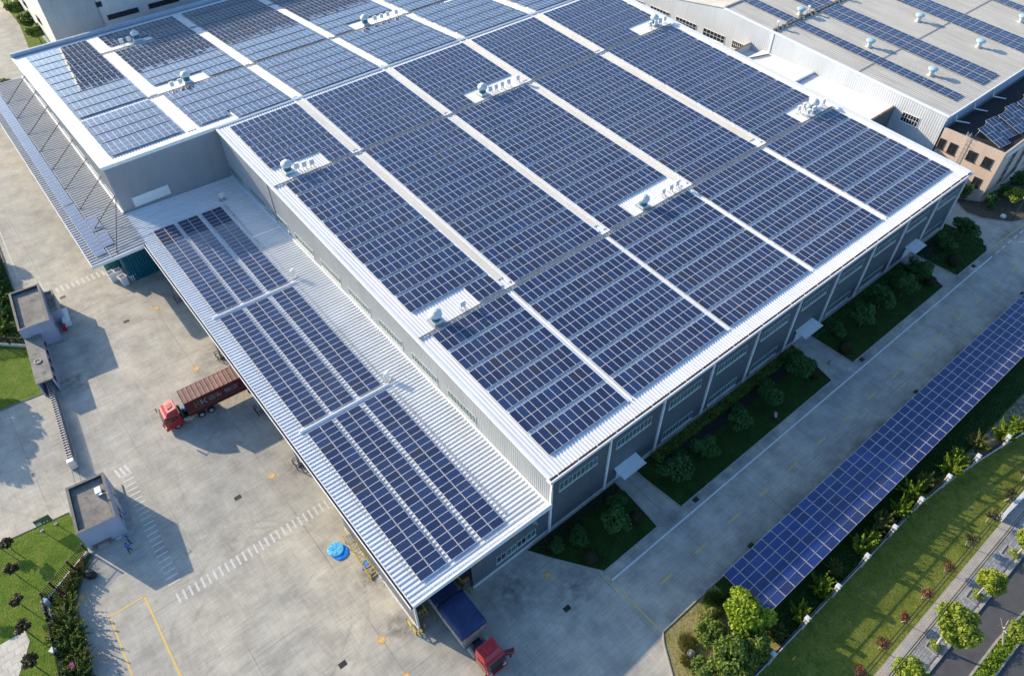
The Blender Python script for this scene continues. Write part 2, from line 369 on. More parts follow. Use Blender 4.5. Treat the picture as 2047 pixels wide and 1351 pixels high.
beds = [[(-3.7, -.35), (10.9, -.35), (10.9, -1.9), (10.4, -7.95), (1.5, -7.95), (-2.0, -3.0)],
        [(13.8, -.35), (47.3, -.35), (46.9, -3.4), (45.9, -7.95), (14.5, -7.95)],
        [(50.8, -.35), (76.6, -.35), (77.5, -3.7), (76.1, -7.95), (51.0, -7.95)],
        [(79.7, -.35), (89.6, -.3), (91.4, .3), (92.3, -6.0), (91.3, -7.2), (89.7, -8.05), (80.1, -8.0)]]
for bd in beds:
    sheet('lawn', bd, .05, M['bedgrass'])
    kerbline('kerb', bd[1:] + bd[:1] if bd[0][1] > -.4 else bd)
bedE = [(99.6, 3.2), (97.2, -.5), (97.7, -3.2), (99.0, -5.0), (100.4, -6.9), (102.9, -8.1), (160, -8.1), (160, -.9), (102.3, -.9)]
sheet('lawn', bedE, .05, M['soil']); kerbline('kerb', bedE[:7])
SE = [(1.6, -16.85), (.8, -17.7), (-1.0, -20.6), (-4.2, -26.2), (4, -26.2), (100, -26.2), (100, -16.95), (7.5, -16.85)]
sheet('lawn', SE, .04, M['drygrass']); kerbline('kerb', [SE[6], SE[7], SE[0], SE[1], SE[2], SE[3]])
sheet('lawn', [(10, -16.96), (100, -16.96), (100, -26), (10, -26)], .06, M['bedgrass'])
sheet('lawn', [(-20, -26.0), (36.2, -26.0), (41.5, -26.5), (47.1, -27.3), (53, -28.4), (70, -31.5), (70, -33.55), (-20, -33.8)], .05, grassmat('verge_grass', (.085, .12, .02), (.15, .18, .03), (.23, .23, .06)))
sheet('pavement', [(-20, -33.8), (70, -33.5), (70, -34.75), (-20, -35.05)], .062, M['pave_gray'])
sheet('pavement', [(-20, -35.05), (70, -34.75), (70, -36.7), (-20, -36.7)], .070, M['pave_stone'])
kerbline('kerb', [(-20, -36.8), (70, -37.4)], .22, .16, M['kerb'])
sheet('road', [(-20, -36.95), (70, -37.5), (70, -75), (-20, -75)], .01, M['asphalt'])
med = [(-20, -39.9), (28.5, -40.0), (33.6, -40.4), (70, -41), (70, -42.4), (31.2, -41.6), (-20, -41.5)]
sheet('lawn', med, .12, M['bedgrass']); kerbline('kerb', med[:4], .2, .16); kerbline('kerb', med[4:], .2, .16)
sheet('pavement', [(-90, 28.4), (-51.5, 27.0), (-51.4, 25.5), (-52.0, 24.4), (-53.3, 22.4), (-90, 22)], .05, M['pave_slab'])
sheet('lawn', [(-13, 168), (-9, 171.5), (-7.6, 176), (-7.4, 215), (-10.2, 215), (-10.4, 190)], .05, M['lawn'])
sheet('lawn', [(-36, 143.3), (-19.5, 143.3), (-19.5, 147), (-36, 149)], .05, M['soil'])
kerbline('kerb', [(-42.9, 31.4), (-44.6, 29.4), (-46.4, 26.3), (-46.6, 22.3), (-47.3, 17.5), (-48.2, 8)], .2, .12, M['kerbdark'])
kerbline('kerb', [(-51, 39.75), (-48.3, 39.45), (-43.4, 38.85)], .12, .08, M['kerbdark']); kerbline('kerb', [(-45.9, 61.05), (-42.7, 60.75), (-40.35, 60.45)], .12, .08, M['kerbdark'])
kerbline('kerb', [(-38.6, 80), (-37.9, 85), (-37.1, 97.8), (-36.2, 112)], .2, .15, M['kerbdark'])

# painted markings (sheets 4 mm and more over the concrete)
def strip(m, a, b, w, z=.008):
    a = Vector((*a, z)); b = Vector((*b, z)); d = (b - a).normalized(); s = Vector((-d.y, d.x, 0)) * w / 2
    m.face([a - s, b - s, b + s, a + s])
mk = MB(); strip(mk, (1.2, -9.25), (89.2, -9.25), .2)
for k in range(7): strip(mk, (90.3 + 2.1 * k, -9.3), (91.5 + 2.1 * k, -9.3), .16)
strip(mk, (96, -10.2), (103, -15.5), .15); struct('road_marking', mk, M['road_line'])
mk = MB()
for k in range(16): strip(mk, (5.4 + 5.913 * k, -13.03), (7.35 + 5.913 * k, -13.03), .2)
strip(mk, (1.3, -8.35), (1.55, -16.7), .16); strip(mk, (90.6, -8.1), (103, -8.7), .14)
strip(mk, (-43.9, 22.7), (-40.05, 22.6), .16); strip(mk, (-40.1, 22.6), (-40.45, 4), .2); strip(mk, (-43.85, 22.7), (-44.15, 15), .16); strip(mk, (-44.15, 13.8), (-44.4, 4), .16)
struct('road_marking', mk, M['yline'])
mk = MB()
for k in range(27): strip(mk, (-37.2 + .715 * k, 20.65), (-37.25 + .715 * k, 19.25), .24)
for k in range(22):
    y = 22.1 + .84 * k; x = -37.55 + .045 * (y - 22); strip(mk, (x, y), (x + 1.35, y - .05), .2)
for k in range(10): strip(mk, (-32.6 + .78 * k, 82.0 - .05 * k), (-32.55 + .78 * k, 80.5 - .05 * k), .3)
for k in range(3): strip(mk, (-37.0 + .6 * k, 41.4), (-36.8 + .6 * k, 39.9), .28)
strip(mk, (-36.6, 88.5), (-35.3, 112), .14); strip(mk, (-34.2, 81.9), (-34.2, 85.4), .14)
struct('road_marking', mk, M['marking'])

def disc(n, r, z0, z1): return [(r * math.cos(2 * math.pi * k / n), r * math.sin(2 * math.pi * k / n)) for k in range(n)]
mp = None
man = [(-3.7, -4.1, 'orange manhole cover in the shaded corner beside the front flower bed'), (-22.2, 1.7, 'orange manhole cover off the corner where the blue tarpaulin truck leaves'),
       (-21.9, 27.9, 'orange manhole cover between the white crossing and the loading shed'), (-22.3, -3.2, 'orange manhole cover cut by the bottom edge of the picture'),
       (-22.1, 51.2, 'orange manhole cover just behind the red container truck'), (-21.9, 67.0, 'orange manhole cover nearest the white bins'), (-45.6, 26.9, 'orange manhole cover in front of the hedge and dark fence')]
for x, y, lab in man:
    t = thing('manhole_cover', lab, 'manhole cover', (x, y, 0), R(20 * man.index((x, y, lab))), 'orange manhole covers in the yard')
    m = MB(); m.prism(disc(20, .46, 0, 0), .0, .016); m.build('cover', M['orange'], t)
    m = MB()
    for k in range(3):
        for j in range(2): m.box(-.26 + .2 * k, -.17 + .2 * j, .017, -.13 + .2 * k, -.05 + .2 * j, .02)
    m.build('lettering', M['marking'], t)
drains = [(-4.6, -8.4, 'in the shaded apron before the flower bed'), (16.7, -8.4, 'beside the white line near the first entrance path'), (17, -16.55, 'at the road edge by the near end of the carport'), (52.6, -8.4, 'beside the white line near the middle entrance path'),
          (53.1, -16.55, 'at the road edge by the middle of the carport'), (84.5, -8.5, 'beside the white line near the far flower bed'), (84.1, -16.6, 'at the road edge by the far end of the carport'), (-26.7, 2.1, 'low in the sunlit yard left of the truck with the tarpaulin'),
          (-26.6, 27.7, 'in the open yard left of the white crossing'), (-32.4, 79.0, 'beside the short crossing near the upper guardhouse'), (-26.5, 67.2, 'in the yard between upper guardhouse and white bins')]
for x, y, w in drains:
    t = thing('drain_grate', 'dark drain grate ' + w, 'drain', (x, y, 0), 0, 'drain grates in road and yard')
    m = MB(); m.box(-.42, -.3, 0, .42, .3, .012); m.build('pit', M['black'], t)
    m = MB()
    for k in range(9): m.box(-.4 + .095 * k, -.28, .013, -.36 + .095 * k, .28, .022)
    m.build('grate', M['dark'], t)
# ------------------------------------------------------------------ warehouse
def P(mb, name, mats, par, smooth=False):
    """build a part given in world coordinates under an unrotated thing"""
    l = par.location; pp = par.parent
    off = Vector(l)
    while pp: off += pp.location; pp = pp.parent
    mb.v = [(x - off.x, y - off.y, z - off.z) for x, y, z in mb.v]
    return mb.build(name, mats, par, smooth)
def wall_rib(axis, c, u0, u1, zb, ztop, out, pitch=.34, d=.035):
    """vertical-rib cladding: axis 'x' -> wall along X at y=c facing sign(out); 'y' -> wall along Y at x=c"""
    m = MB(); pr = ribs(u0, u1, pitch, .07, d, .03); sgn = 1 if out > 0 else -1
    zt = ztop if callable(ztop) else (lambda u: ztop)
    for (a, ha), (b, hb) in zip(pr, pr[1:]):
        if axis == 'x': q = [(a, c + sgn * ha, zb), (b, c + sgn * hb, zb), (b, c + sgn * hb, zt(b)), (a, c + sgn * ha, zt(a))]
        else: q = [(c + sgn * ha, a, zb), (c + sgn * hb, b, zb), (c + sgn * hb, b, zt(b)), (c + sgn * ha, a, zt(a))]
        m.face(q)
    return m
def window(par, axis, c, out, u0, u1, z0, z1, nx, glass, fr, sill=True, w=.05, nz=1):
    """frame with mullions (part) > pane (sub-part)"""
    s = 1 if out > 0 else -1; m = MB()
    def bx(a, b, za, zb_, d0, d1):
        if axis == 'x': m.box(a, min(c + s * d0, c + s * d1), za, b, max(c + s * d0, c + s * d1), zb_)
        else: m.box(min(c + s * d0, c + s * d1), a, za, max(c + s * d0, c + s * d1), b, zb_)
    bx(u0, u1, z0, z0 + w, .02, .11); bx(u0, u1, z1 - w, z1, .02, .11)
    for k in range(nx + 1):
        u = u0 + (u1 - u0 - w) * k / nx; bx(u, u + w, z0 + w, z1 - w, .02, .105)
    for k in range(1, nz):
        z = z0 + (z1 - z0) * k / nz; bx(u0 + w, u1 - w, z - w / 2, z + w / 2, .02, .10)
    if sill: bx(u0 - .1, u1 + .1, z0 - .09, z0 - .005, .02, .2)
    f = P(m, 'window', fr, par)
    g = MB()
    if axis == 'x': g.box(u0 + .02, min(c + s * .04, c + s * .075), z0 + .02, u1 - .02, max(c + s * .04, c + s * .075), z1 - .02)
    else: g.box(min(c + s * .04, c + s * .075), u0 + .02, z0 + .02, max(c + s * .04, c + s * .075), u1 - .02, z1 - .02)
    P(g, 'pane', glass, f); return f

W = thing('warehouse', 'huge low warehouse under the solar panels with white ribbed roof and slate front', 'warehouse')
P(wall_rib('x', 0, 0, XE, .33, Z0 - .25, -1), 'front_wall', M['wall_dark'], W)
m = MB(); m.box(-.02, -.06, 0, XE + .02, .1, .33); P(m, 'base_band', M['rail_white'], W)
P(wall_rib('y', 0, 0.05, YR - .05, 0, lambda y: rz(y) - .12, -1), 'side_wall', M['wall_gray'], W)
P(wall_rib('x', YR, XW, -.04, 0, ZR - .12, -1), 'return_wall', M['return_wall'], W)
P(wall_rib('y', XW, YR, YN, 0, lambda y: rz(y) - .12, -1), 'end_wall', M['wall_gray'], W)
m = MB(); m.box(XW, YN - .1, 0, XE, YN, rz(YN) + .2); m.face([(XE, 0, 0), (XE, YN, 0), (XE, YN, rz(YN)), (XE, YR, ZR - .1), (XE, 0, Z0 - .2)]); P(m, 'rear_wall', M['wall_gray'], W)
m = MB(); pr = ribs(-.22, XE + .2, .46, .10, .065, .04); y0 = .06; L = YR - y0
m.extrude([(x, y0, rz(y0) + h) for x, h in pr], (0, L, L * SS)); m.face([(-.22, y0, rz(y0) - .05), (-.22, YR, ZR - .05), (XE, YR, ZR - .05), (XE, y0, rz(y0) - .05)]); P(m, 'roof_slope', M['roof'], W)
m = MB(); pr = ribs(XW - .22, XE + .2, .46, .10, .065, .04); L = YN - .9 - YR
m.extrude([(x, YR, ZR + h) for x, h in pr], (0, L, -L * SN)); m.face([(XW - .22, YR, ZR - .05), (XW - .22, YR + L, ZR - L * SN - .05), (XE, YR + L, ZR - L * SN - .05), (XE, YR, ZR - .05)]); P(m, 'roof_slope', M['roof'], W)
# ridge cap, gable flashings, parapets
m = MB()
for sgn in (-1, 1):
    dz = -.42 * (SS if sgn < 0 else SN)
    m.hexa([(-.3 if sgn < 0 else XW - .3, YR, ZR + .10), (XE + .2, YR, ZR + .10), (XE + .2, YR + sgn * .42, ZR + .10 + dz), (-.3 if sgn < 0 else XW - .3, YR + sgn * .42, ZR + .10 + dz)] + [(-.3 if sgn < 0 else XW - .3, YR, ZR + .15), (XE + .2, YR, ZR + .15), (XE + .2, YR + sgn * .42, ZR + .13 + dz), (-.3 if sgn < 0 else XW - .3, YR + sgn * .42, ZR + .13 + dz)])
P(m, 'ridge_cap', plain('ridge_metal', (.52, .58, .63), .35, .3), W)
def sbar(m, x, w, ya, yb, dz0, dz1, mat=0):
    m.hexa([(x, ya, rz(ya) + dz0), (x + w, ya, rz(ya) + dz0), (x + w, yb, rz(yb) + dz0), (x, yb, rz(yb) + dz0), (x, ya, rz(ya) + dz1), (x + w, ya, rz(ya) + dz1), (x + w, yb, rz(yb) + dz1), (x, yb, rz(yb) + dz1)], mat)
m = MB(); sbar(m, -.30, .34, .1, YR - .45, -.22, .085); sbar(m, XW - .3, .34, YR + .45, YN - .5, -.22, .085)
m.box(XW - .3, YR - .09, ZR - .3, -.32, YR - .045, ZR + .09); P(m, 'gable_flashing', M['trim'], W)
m = MB(); sbar(m, XE - 1.2, 1.1, -.1, YR, .02, .42); sbar(m, XE - 1.2, 1.1, YR, YN - .3, .02, .42); P(m, 'parapet', M['trim'], W)
m = MB(); m.box(XW - .25, YN - .5, rz(YN) - .3, XE, YN + .05, rz(YN) + .85); P(m, 'parapet', plain('parapet_metal', (.40, .47, .55), .45, .1), W)
# eaves gutter : brown trough, white outer lip, brackets
m = MB(); m.box(-.25, -.27, Z0 - .32, XE + .35, .10, Z0 - .14, 0); P(m, 'gutter', M['rust'], W)
m = MB(); m.box(-.32, -.42, Z0 - .36, XE + .45, -.28, Z0 + .10); m.box(-.40, -.42, Z0 - .4, -.27, .3, Z0 + .09)
for k in range(30): m.box(.9 + 2.95 * k, -.275, Z0 + .02, .94 + 2.95 * k, .07, Z0 + .05)
P(m, 'gutter_lip', M['trim'], W)
for k in range(11):
    x = min(9.0 * k, XE - .25) + .02; m = MB(); m.box(x - .13, -.27, 0.05, x + .13, -.04, 9.15); m.box(x - .16, -.28, .05, x + .16, -.035, .5)
    m.bar((x, -.15, 9.1), (x, -.16, Z0 - .34), .2); P(m, 'downpipe', M['trim'], W)
m = MB(); m.box(-.2, 65.9, 6.2, -.04, 66.1, rz(66) - .1); P(m, 'downpipe', M['steel'], W)
for k in range(10): window(W, 'x', 0, -1, 1.3 + 9 * k, 7.1 + 9 * k, 7.5, 8.95, 9, M['glass_green'], M['frame_alu'])
for k in (2, 3, 4, 6, 7, 9): window(W, 'x', 0, -1, 1.35 + 9 * k, 7.1 + 9 * k, .95, 2.5, 9, M['glass_green'], M['frame_alu'])
for k in range(9): window(W, 'y', 0, -1, 13.5 + 8.06 * k, 19.25 + 8.06 * k, 7.0, 8.4, 9, M['glass_green'], M['frame_alu'])
for k in range(8): window(W, 'y', XW, -1, 86 + 7.5 * k, 90.5 + 7.5 * k, 7.6, 8.9, 6, M['glass_dark'], M['trim'], False)
m = MB(); m.box(XW - .3, YR - .1, 6.85, XW - .02, 143, 7.35); P(m, 'base_flashing', M['trim'], W)
m = MB(); m.box(-16.45, YR - .14, 7.33, -10.5, YR - .05, 9.07); P(m, 'blank_board', plain('pale_board', (.66, .70, .73), .4, vary=.05), W)
for x0, x1 in ((10.5, 14.3), (47.0, 51.2), (76.1, 79.6)):
    m = MB(); pr = ribs(x0, x1, .42, .1, .05, .04); m.extrude([(x, -.05, 3.0 + h) for x, h in pr], (0, -1.8, -.2)); m.face([(x0, -.05, 2.96), (x1, -.05, 2.96), (x1, -1.85, 2.76), (x0, -1.85, 2.76)])
    m.box(x0 - .04, -1.9, 2.7, x1 + .04, -1.84, 2.86)
    c = P(m, 'door_canopy', M['roofx'], W)
    m = MB(); m.box(x0 + .6, -.12, .02, x1 - .6, -.05, 2.4); P(m, 'door', M['wall_lt'], W)
    sheet('path', [(x0 + .2, -.1), (x1 - .2, -.1), (x1 - .2, -1.9), (x0 + .2, -1.9)], .06, M['kerb'])
# aged translucent skylight runs
XL = [13.9, 31.8, 49.4, 67.4]; XR = [15.7, 33.45, 51.3, 69.65]
for xl, xr in zip(XL, XR):
    for ya, yb in ((27.2, 62.6), (64.4, 82.6), (84.4, 102.4), (104.2, 130.8), (132.2, 141)):
        if xl > 60 and ya > 84 and not inframe((xl, yb, 12)) and not inframe((xl, ya, 14)): continue
        m = MB(); pr = ribs(xl + .4, xr - .55, .26, .05, .05, .03); m.extrude([(x, ya, rz(ya) + .085 + h) for x, h in pr], (0, yb - ya, rz(yb) - rz(ya))); P(m, 'skylight', M['skylight'] if ya < 84 else M['skylight_pale'], W)
        m = MB(); sbar(m, xl + .06, .28, ya - 1.2, yb + .3, .05, .14); sbar(m, xr - .5, .4, ya - 1.2, yb + .3, .05, .12); P(m, 'skylight_kerb', M['trim'], W)
for xa, xb in ((13.75, 14.5), (31.72, 32.28), (49.45, 50.2), (67.5, 68.5)):
    m = MB(); sbar(m, xa, .16, 2, 24.4, .03, .17); sbar(m, xb - .2, .16, 2, 24.4, .03, .15); P(m, 'roof_joint', M['trim'], W)
m = MB(); pr = ribs(-4.2, -2.6, .26, .05, .05, .03)
for ya, yb in ((85.5, 102.4), (104.2, 130.8)): m.extrude([(x, ya, rz(ya) + .085 + h) for x, h in pr], (0, yb - ya, rz(yb) - rz(ya)))
P(m, 'skylight', M['skylight_pale'], W)

# cable trays across the roof
def tray(label, xa, xb, y, zf=None, step=.62):
    t = thing('cable_tray', label, 'cable tray', (xa, y, rz(y)), 0, 'cable trays across the warehouse roof')
    m = MB(); z = rz(y)
    for d in (-.14, .14): m.box(xa, y + d - .02, z + .12, xb, y + d + .02, z + .20)
    for k in range(int((xb - xa) / step)):
        x = xa + step * (k + .5); m.box(x - .06, y - .19, z + .02, x + .06, y + .19, z + .13, 1)
    P(m, 'tray', [M['steel'], M['kerb']], t)
    m = MB(); m.box(xa, y - .09, z + .132, xb, y + .09, z + .16); P(m, 'cables', M['kerbdark'], t)
tray('cable tray nearest the front eave, running past the three closest roof fans', .1, 88.3, 25.0)
tray('cable tray halfway up the near slope, ending at the side wall downpipe', .1, 88.3, 63.42)
tray('cable tray on the far slope just beyond the ridge', -4.7, 60, 103.3)
tray('cable tray farthest away, near the rear parapet', -4.7, 50, 131.5)

# ------------------------------------------------------------------ solar panels
def panel_mesh(w=.985, l=1.63, b=.030):
    m = MB(); m.box(-w / 2, -l / 2, 0, w / 2, l / 2, .035, 0)
    m.face([(-w / 2 + b, -l / 2 + b, .038), (w / 2 - b, -l / 2 + b, .038), (w / 2 - b, l / 2 - b, .038), (-w / 2 + b, l / 2 - b, .038)], 1)
    o = m.build('panel', [M['pv_frame'], M['pv']]); me = o.data; bpy.data.objects.remove(o); return me
PANEL = panel_mesh(); PANEL_SQ = panel_mesh(.958, 1.64, .020); PANEL_SHEEN = panel_mesh(.985, 1.63, .018); PANEL_SHEEN.materials[1] = M['pv_sheen']
ORD = ['zeroth', 'first', 'second', 'third', 'fourth', 'fifth', 'sixth', 'seventh', 'eighth', 'ninth', 'tenth', 'eleventh']
def panels(t, xs, ys, me=PANEL, rot=0, sx=1.0):
    for y in ys:
        for x in xs:
            o = bpy.data.objects.new('panel', me); COL.objects.link(o); o.parent = t; o.location = (x, y, 0)
            o.rotation_euler = (random.gauss(0, .0032), random.gauss(0, .0032), rot); o.scale = (sx, 1, 1)
def roof_array(x0, x1, yb, south, label, rows=2, hz=None):
    hz = hz or (.30 if not south else (.18 if yb < 24 else .22))
    n = max(1, round((x1 - x0) / 1.006)); pit = (x1 - x0) / n; s = SS if south else -SN
    if not any(inframe((x, yb + d, rz(yb))) for x in (x0, (x0 + x1) / 2, x1) for d in (0, 3.3)): return
    t = thing('solar_array', label, 'solar array', (x0, yb, rz(yb) + hz), 0, 'solar panel rows on the warehouse roof'); t.rotation_euler = (math.atan(s), 0, 0)
    panels(t, [pit * (i + .5) for i in range(n)], [.82 + 1.65 * j for j in range(rows)], sx=min(1.0, (pit - .022) / .985))
    # mounting rails under the panels
    m = MB()
    for j in range(rows):
        for d in (.35, 1.28): m.box(.02, 1.65 * j + d - .025, -.09, x1 - x0 - .02, 1.65 * j + d + .025, -.002)
    m.build('mounting_rail', M['steel'], t)
BA = [(1.68, 13.72), (14.62, 31.68), (32.38, 49.42), (50.3, 67.4), (68.65, 87.5)]
BB = [(1.68, 13.85), (15.7, 31.78), (33.45, 49.4), (51.3, 67.4), (69.68, 87.5)]
bn = ['leftmost block', 'second block from left', 'middle block', 'fourth block from left', 'rightmost block']
for k in range(6):
    for b, (xa, xb) in enumerate(BA):
        roof_array(xa, xb, 2.25 + 3.796 * k, True, f'{ORD[k + 1]} solar row up from the front eave, {bn[b]}')
skipB = {0: (9.75, 13.85), 2: (33.45, 38.4), 4: (69.68, 79.4)}
for k in range(10):
    for b, (xa, xb) in enumerate(BB):
        if k == 0 and b in skipB: xa, xb = skipB[b]
        roof_array(xa, xb, 25.46 + 3.796 * k, True, f'{ORD[k + 1]} solar row above the front cable tray, {bn[b]}' + (', cut short' if k == 0 and b in skipB else ''))
skipC = {0: (9.85, 13.85), 2: (33.45, 38.3), 4: (69.68, 79.5)}
for k in range(5):
    for b, (xa, xb) in enumerate(BB):
        if k == 0 and b in skipC: xa, xb = skipC[b]
        roof_array(xa, xb, 63.9 + 3.7 * k, True, f'{ORD[5 - k]} solar row below the ridge on the near slope, {bn[b]}' + (', cut short' if k == 0 and b in skipC else ''))
BN = [(-16.5, -4.62), (-2.15, 13.9), (15.8, 31.8), (33.5, 49.4), (51.2, 67.4), (69.6, 87.5)]
bnn = ['block at the left gable'] + ['second block from left', 'third block from left', 'fourth block from left', 'fifth block from left', 'rightmost block']
roof_array(-16.5, -4.62, 86.0, False, 'short single solar row along the high return wall, block at the left gable', 1)
roof_array(-2.15, 3.6, 86.0, False, 'short single solar row along the high return wall, second block from left', 1)
roof_array(4.0, 13.9, 83.95, False, 'first solar row beyond the ridge, second block from left, shortened')
for k in range(5):
    for b, (xa, xb) in enumerate(BN):
        if k == 0 and b < 2: continue
        roof_array(xa, xb, 83.95 + 3.74 * k, False, f'{ORD[k + 1]} solar row beyond the ridge, {bnn[b]}')
for k in range(10):
    for b, (xa, xb) in enumerate(BN):
        if k == 0 and b == 1: xa = 7.0
        if k == 0 and b == 3: xb = 38.2
        y = 104.0 + 3.796 * k
        if b > 0 and k == 7: y += .35
        if k == 7 and b == 1: xa = 6.2
        roof_array(xa, xb, y, False, f'{ORD[k + 1]} solar row past the far cable tray, {bnn[b]}' + (', cut short' if (k == 0 and b in (1, 3)) or (k == 7 and b == 1) else ''))

# ------------------------------------------------------------------ roof fans and white inverter boxes
def ventilator():
    t = thing('roof_ventilator', '', 'roof fan')
    m = MB(); m.box(-.85, -.85, 0, .85, .85, .14); m.hexa([(-.7, -.7, .14), (.7, -.7, .14), (.7, .7, .14), (-.7, .7, .14), (-.58, -.58, .42), (.58, -.58, .42), (.58, .58, .42), (-.58, .58, .42)]); m.build('curb', M['steel'], t)
    m = MB(); m.lathe((0, 0, 0), [(.60, .40), (.60, 1.22), (.55, 1.24)], 20); m.build('fan_body', M['teal'], t, True)
    m = MB(); m.lathe((0, 0, 0), [(.63, 1.16), (.82, 1.22), (.86, 1.45), (.80, 1.70), (.55, 1.86), (.50, 1.88), (.46, 1.98), (.2, 2.03), (.02, 2.04)], 22); m.build('fan_cap', M['fan_white'], t, True)
    return t
VF = [(3.5, 26.2, 'closest to the front left roof corner'), (41.3, 26.2, 'in the middle of the front cable tray'), (84.6, 26.7, 'among inverter boxes near the right parapet'), (3.6, 65.6, 'beside the side wall downpipe'),
      (41.3, 65.3, 'on the second cable tray with a line of inverter boxes'), (85.2, 65.4, 'far back by the right parapet'), (3.3, 104.8, 'beyond the ridge, at the left end of its bare patch'), (41.2, 104.6, 'beyond the ridge with four inverter boxes to its right'), (3.5, 133.6, 'farthest, near the rear parapet')]
v0 = None
for x, y, w in VF:
    o = ventilator() if v0 is None else copy_tree(v0); v0 = v0 or o
    o.location = (x, y, rz(y) + .07); o.rotation_euler = (math.atan(SS if y < YR else -SN), 0, 0)
    tag(o, 'white capped teal roof fan ' + w, None, 'teal roof fans on the warehouse')
def inverter():
    t = thing('inverter_box', '', 'inverter')
    m = MB()
    for sx in (-.3, .3): m.bar((sx, -.3, 0), (sx, -.12, 1.0), .05); m.bar((sx, .3, 0), (sx, .05, .75), .05); m.box(sx - .03, -.34, 0, sx + .03, .34, .05)
    m.bar((-.3, -.18, .5), (.3, -.18, .5), .05); m.build('stand', M['steel'], t)
    m = MB(); m.hexa([(-.38, -.26, .60), (.38, -.26, .60), (.38, -.10, .57), (-.38, -.10, .57), (-.38, -.10, 1.28), (.38, -.10, 1.28), (.38, .06, 1.25), (-.38, .06, 1.25)]); m.hexa([(-.42, -.2, 1.36), (.42, -.2, 1.36), (.42, .2, 1.30), (-.42, .2, 1.30), (-.42, -.2, 1.38), (.42, -.2, 1.38), (.42, .2, 1.32), (-.42, .2, 1.32)]); m.build('enclosure', M['white_box'], t)
    m = MB(); m.bar((.1, -.25, .55), (.12, -.55, .1), .04); m.bar((.12, -.55, .1), (.12, -1.3, .06), .04); m.build('conduit', M['dark'], t)
    return t
INV = [(4.9, 65.0, 'against the fan by the side wall downpipe'), (6.0, 64.7, 'middle one right of the fan by the side wall downpipe'), (7.2, 64.5, 'rightmost beside the fan by the side wall downpipe'),
       (42.6, 64.7, 'touching the fan halfway along the second cable tray'), (43.8, 64.7, 'second right of the fan on the second cable tray'), (45.2, 64.7, 'third right of the fan on the second cable tray'), (46.7, 64.7, 'fourth right of the fan on the second cable tray'), (48.8, 64.7, 'last in the line by the second cable tray, next to the skylight'),
       (83.2, 64.6, 'leftmost by the distant fan at the right parapet'), (84.7, 64.5, 'second by the distant fan at the right parapet'), (86.0, 64.5, 'third by the distant fan at the right parapet'), (87.4, 64.6, 'taller looking one against the distant right parapet'),
       (7.5, 25.9, 'alone right of the front left fan'), (45.5, 26.1, 'left one of three on the patch with the front middle fan'), (47.2, 26.1, 'middle one of three on the patch with the front middle fan'), (48.7, 26.2, 'right one of three on the patch with the front middle fan'),
       (81.6, 27.6, 'behind left on the patch near the right parapet'), (83.1, 27.6, 'just left behind the fan near the right parapet'), (81.9, 25.9, 'in front left on the patch near the right parapet'), (83.5, 25.9, 'in front of the fan near the right parapet'), (87.0, 26.3, 'right of the fan near the right parapet'), (85.4, 28.0, 'directly behind the fan near the right parapet'),
       (.3, 104.0, 'left one of two beyond the ridge'), (1.9, 104.1, 'right one of two beyond the ridge, beside the fan'), (43.3, 104.2, 'first of four beyond the ridge'), (44.9, 104.2, 'second of four beyond the ridge'), (46.4, 104.2, 'third of four beyond the ridge'), (48.3, 103.9, 'last of four beyond the ridge, by the skylight'),
       (.4, 133.2, 'left one near the rear parapet'), (1.9, 133.1, 'right one near the rear parapet, beside the farthest fan')]
i0 = None
for x, y, w in INV:
    o = inverter() if i0 is None else copy_tree(i0); i0 = i0 or o
    o.location = (x, y, rz(y) + .07); o.rotation_euler = (0, 0, R(random.uniform(-6, 6)))
    tag(o, 'white inverter box ' + w, None, 'white inverter boxes on the roof')

# ------------------------------------------------------------------ loading shed along the side
HA, HE, XA = 6.16, 6.89, -18.48
def az(x): return HA + (HE - HA) * (x / XA)
S = thing('loading_shed', 'long white roofed loading shed along the warehouse side, open to the yard', 'loading shed', (XA, 0, 0))
m = MB(); pr = ribs(-.22, YR - .1, .56, .15, .10, .045); m.extrude([(-.06, y, az(0) + h) for y, h in pr], (XA - .12, 0, HE - HA)); m.face([(-.06, -.2, az(0) - .04), (XA, -.2, HE - .04), (XA, YR - .1, HE - .04), (-.06, YR - .1, az(0) - .04)]); P(m, 'roof', M['roofx'], S)
m = MB(); m.hexa([(XA - .2, -.42, HE - .45), (.02, -.42, HA - .45), (.02, -.2, HA - .45), (XA - .2, -.2, HE - .45), (XA - .2, -.42, HE + .12), (.02, -.42, HA + .5), (.02, -.2, HA + .5), (XA - .2, -.2, HE + .12)])
m.box(-.28, 0, HA - .02, -.05, 64.8, HA + .22); m.box(-.28, 65.2, HA - .02, -.05, YR - .1, HA + .2); P(m, 'flashing', M['trim'], S)
m = MB(); m.box(XA - .2, -.2, HE - .22, XA - .12, 73.5, HE + .06); m.box(XA - .52, -.4, HE - .26, XA - .44, 73.5, HE + .02); m.box(XA - .46, -.4, HE - .3, XA - .14, 73.5, HE - .2, 1); P(m, 'gutter', [M['trim'], M['black']], S)
m = MB()
for y in (26.05, 51.3): m.cyl((XA + 1.2, y, az(XA + 1.2) + .16), (-4.6, y, az(-4.6) + .16), .17, n=8)
for xa in (-4.9,): m.hexa([(xa, 64.8, az(xa)), (-.1, 64.8, HA), (-.1, 65.15, HA), (xa, 65.15, az(xa)), (xa, 64.8, az(xa) + .2), (-.1, 64.8, HA + .2), (-.1, 65.15, HA + .2), (xa, 65.15, az(xa) + .2)])
P(m, 'roof_flashing', M['trim'], S)
m = MB()
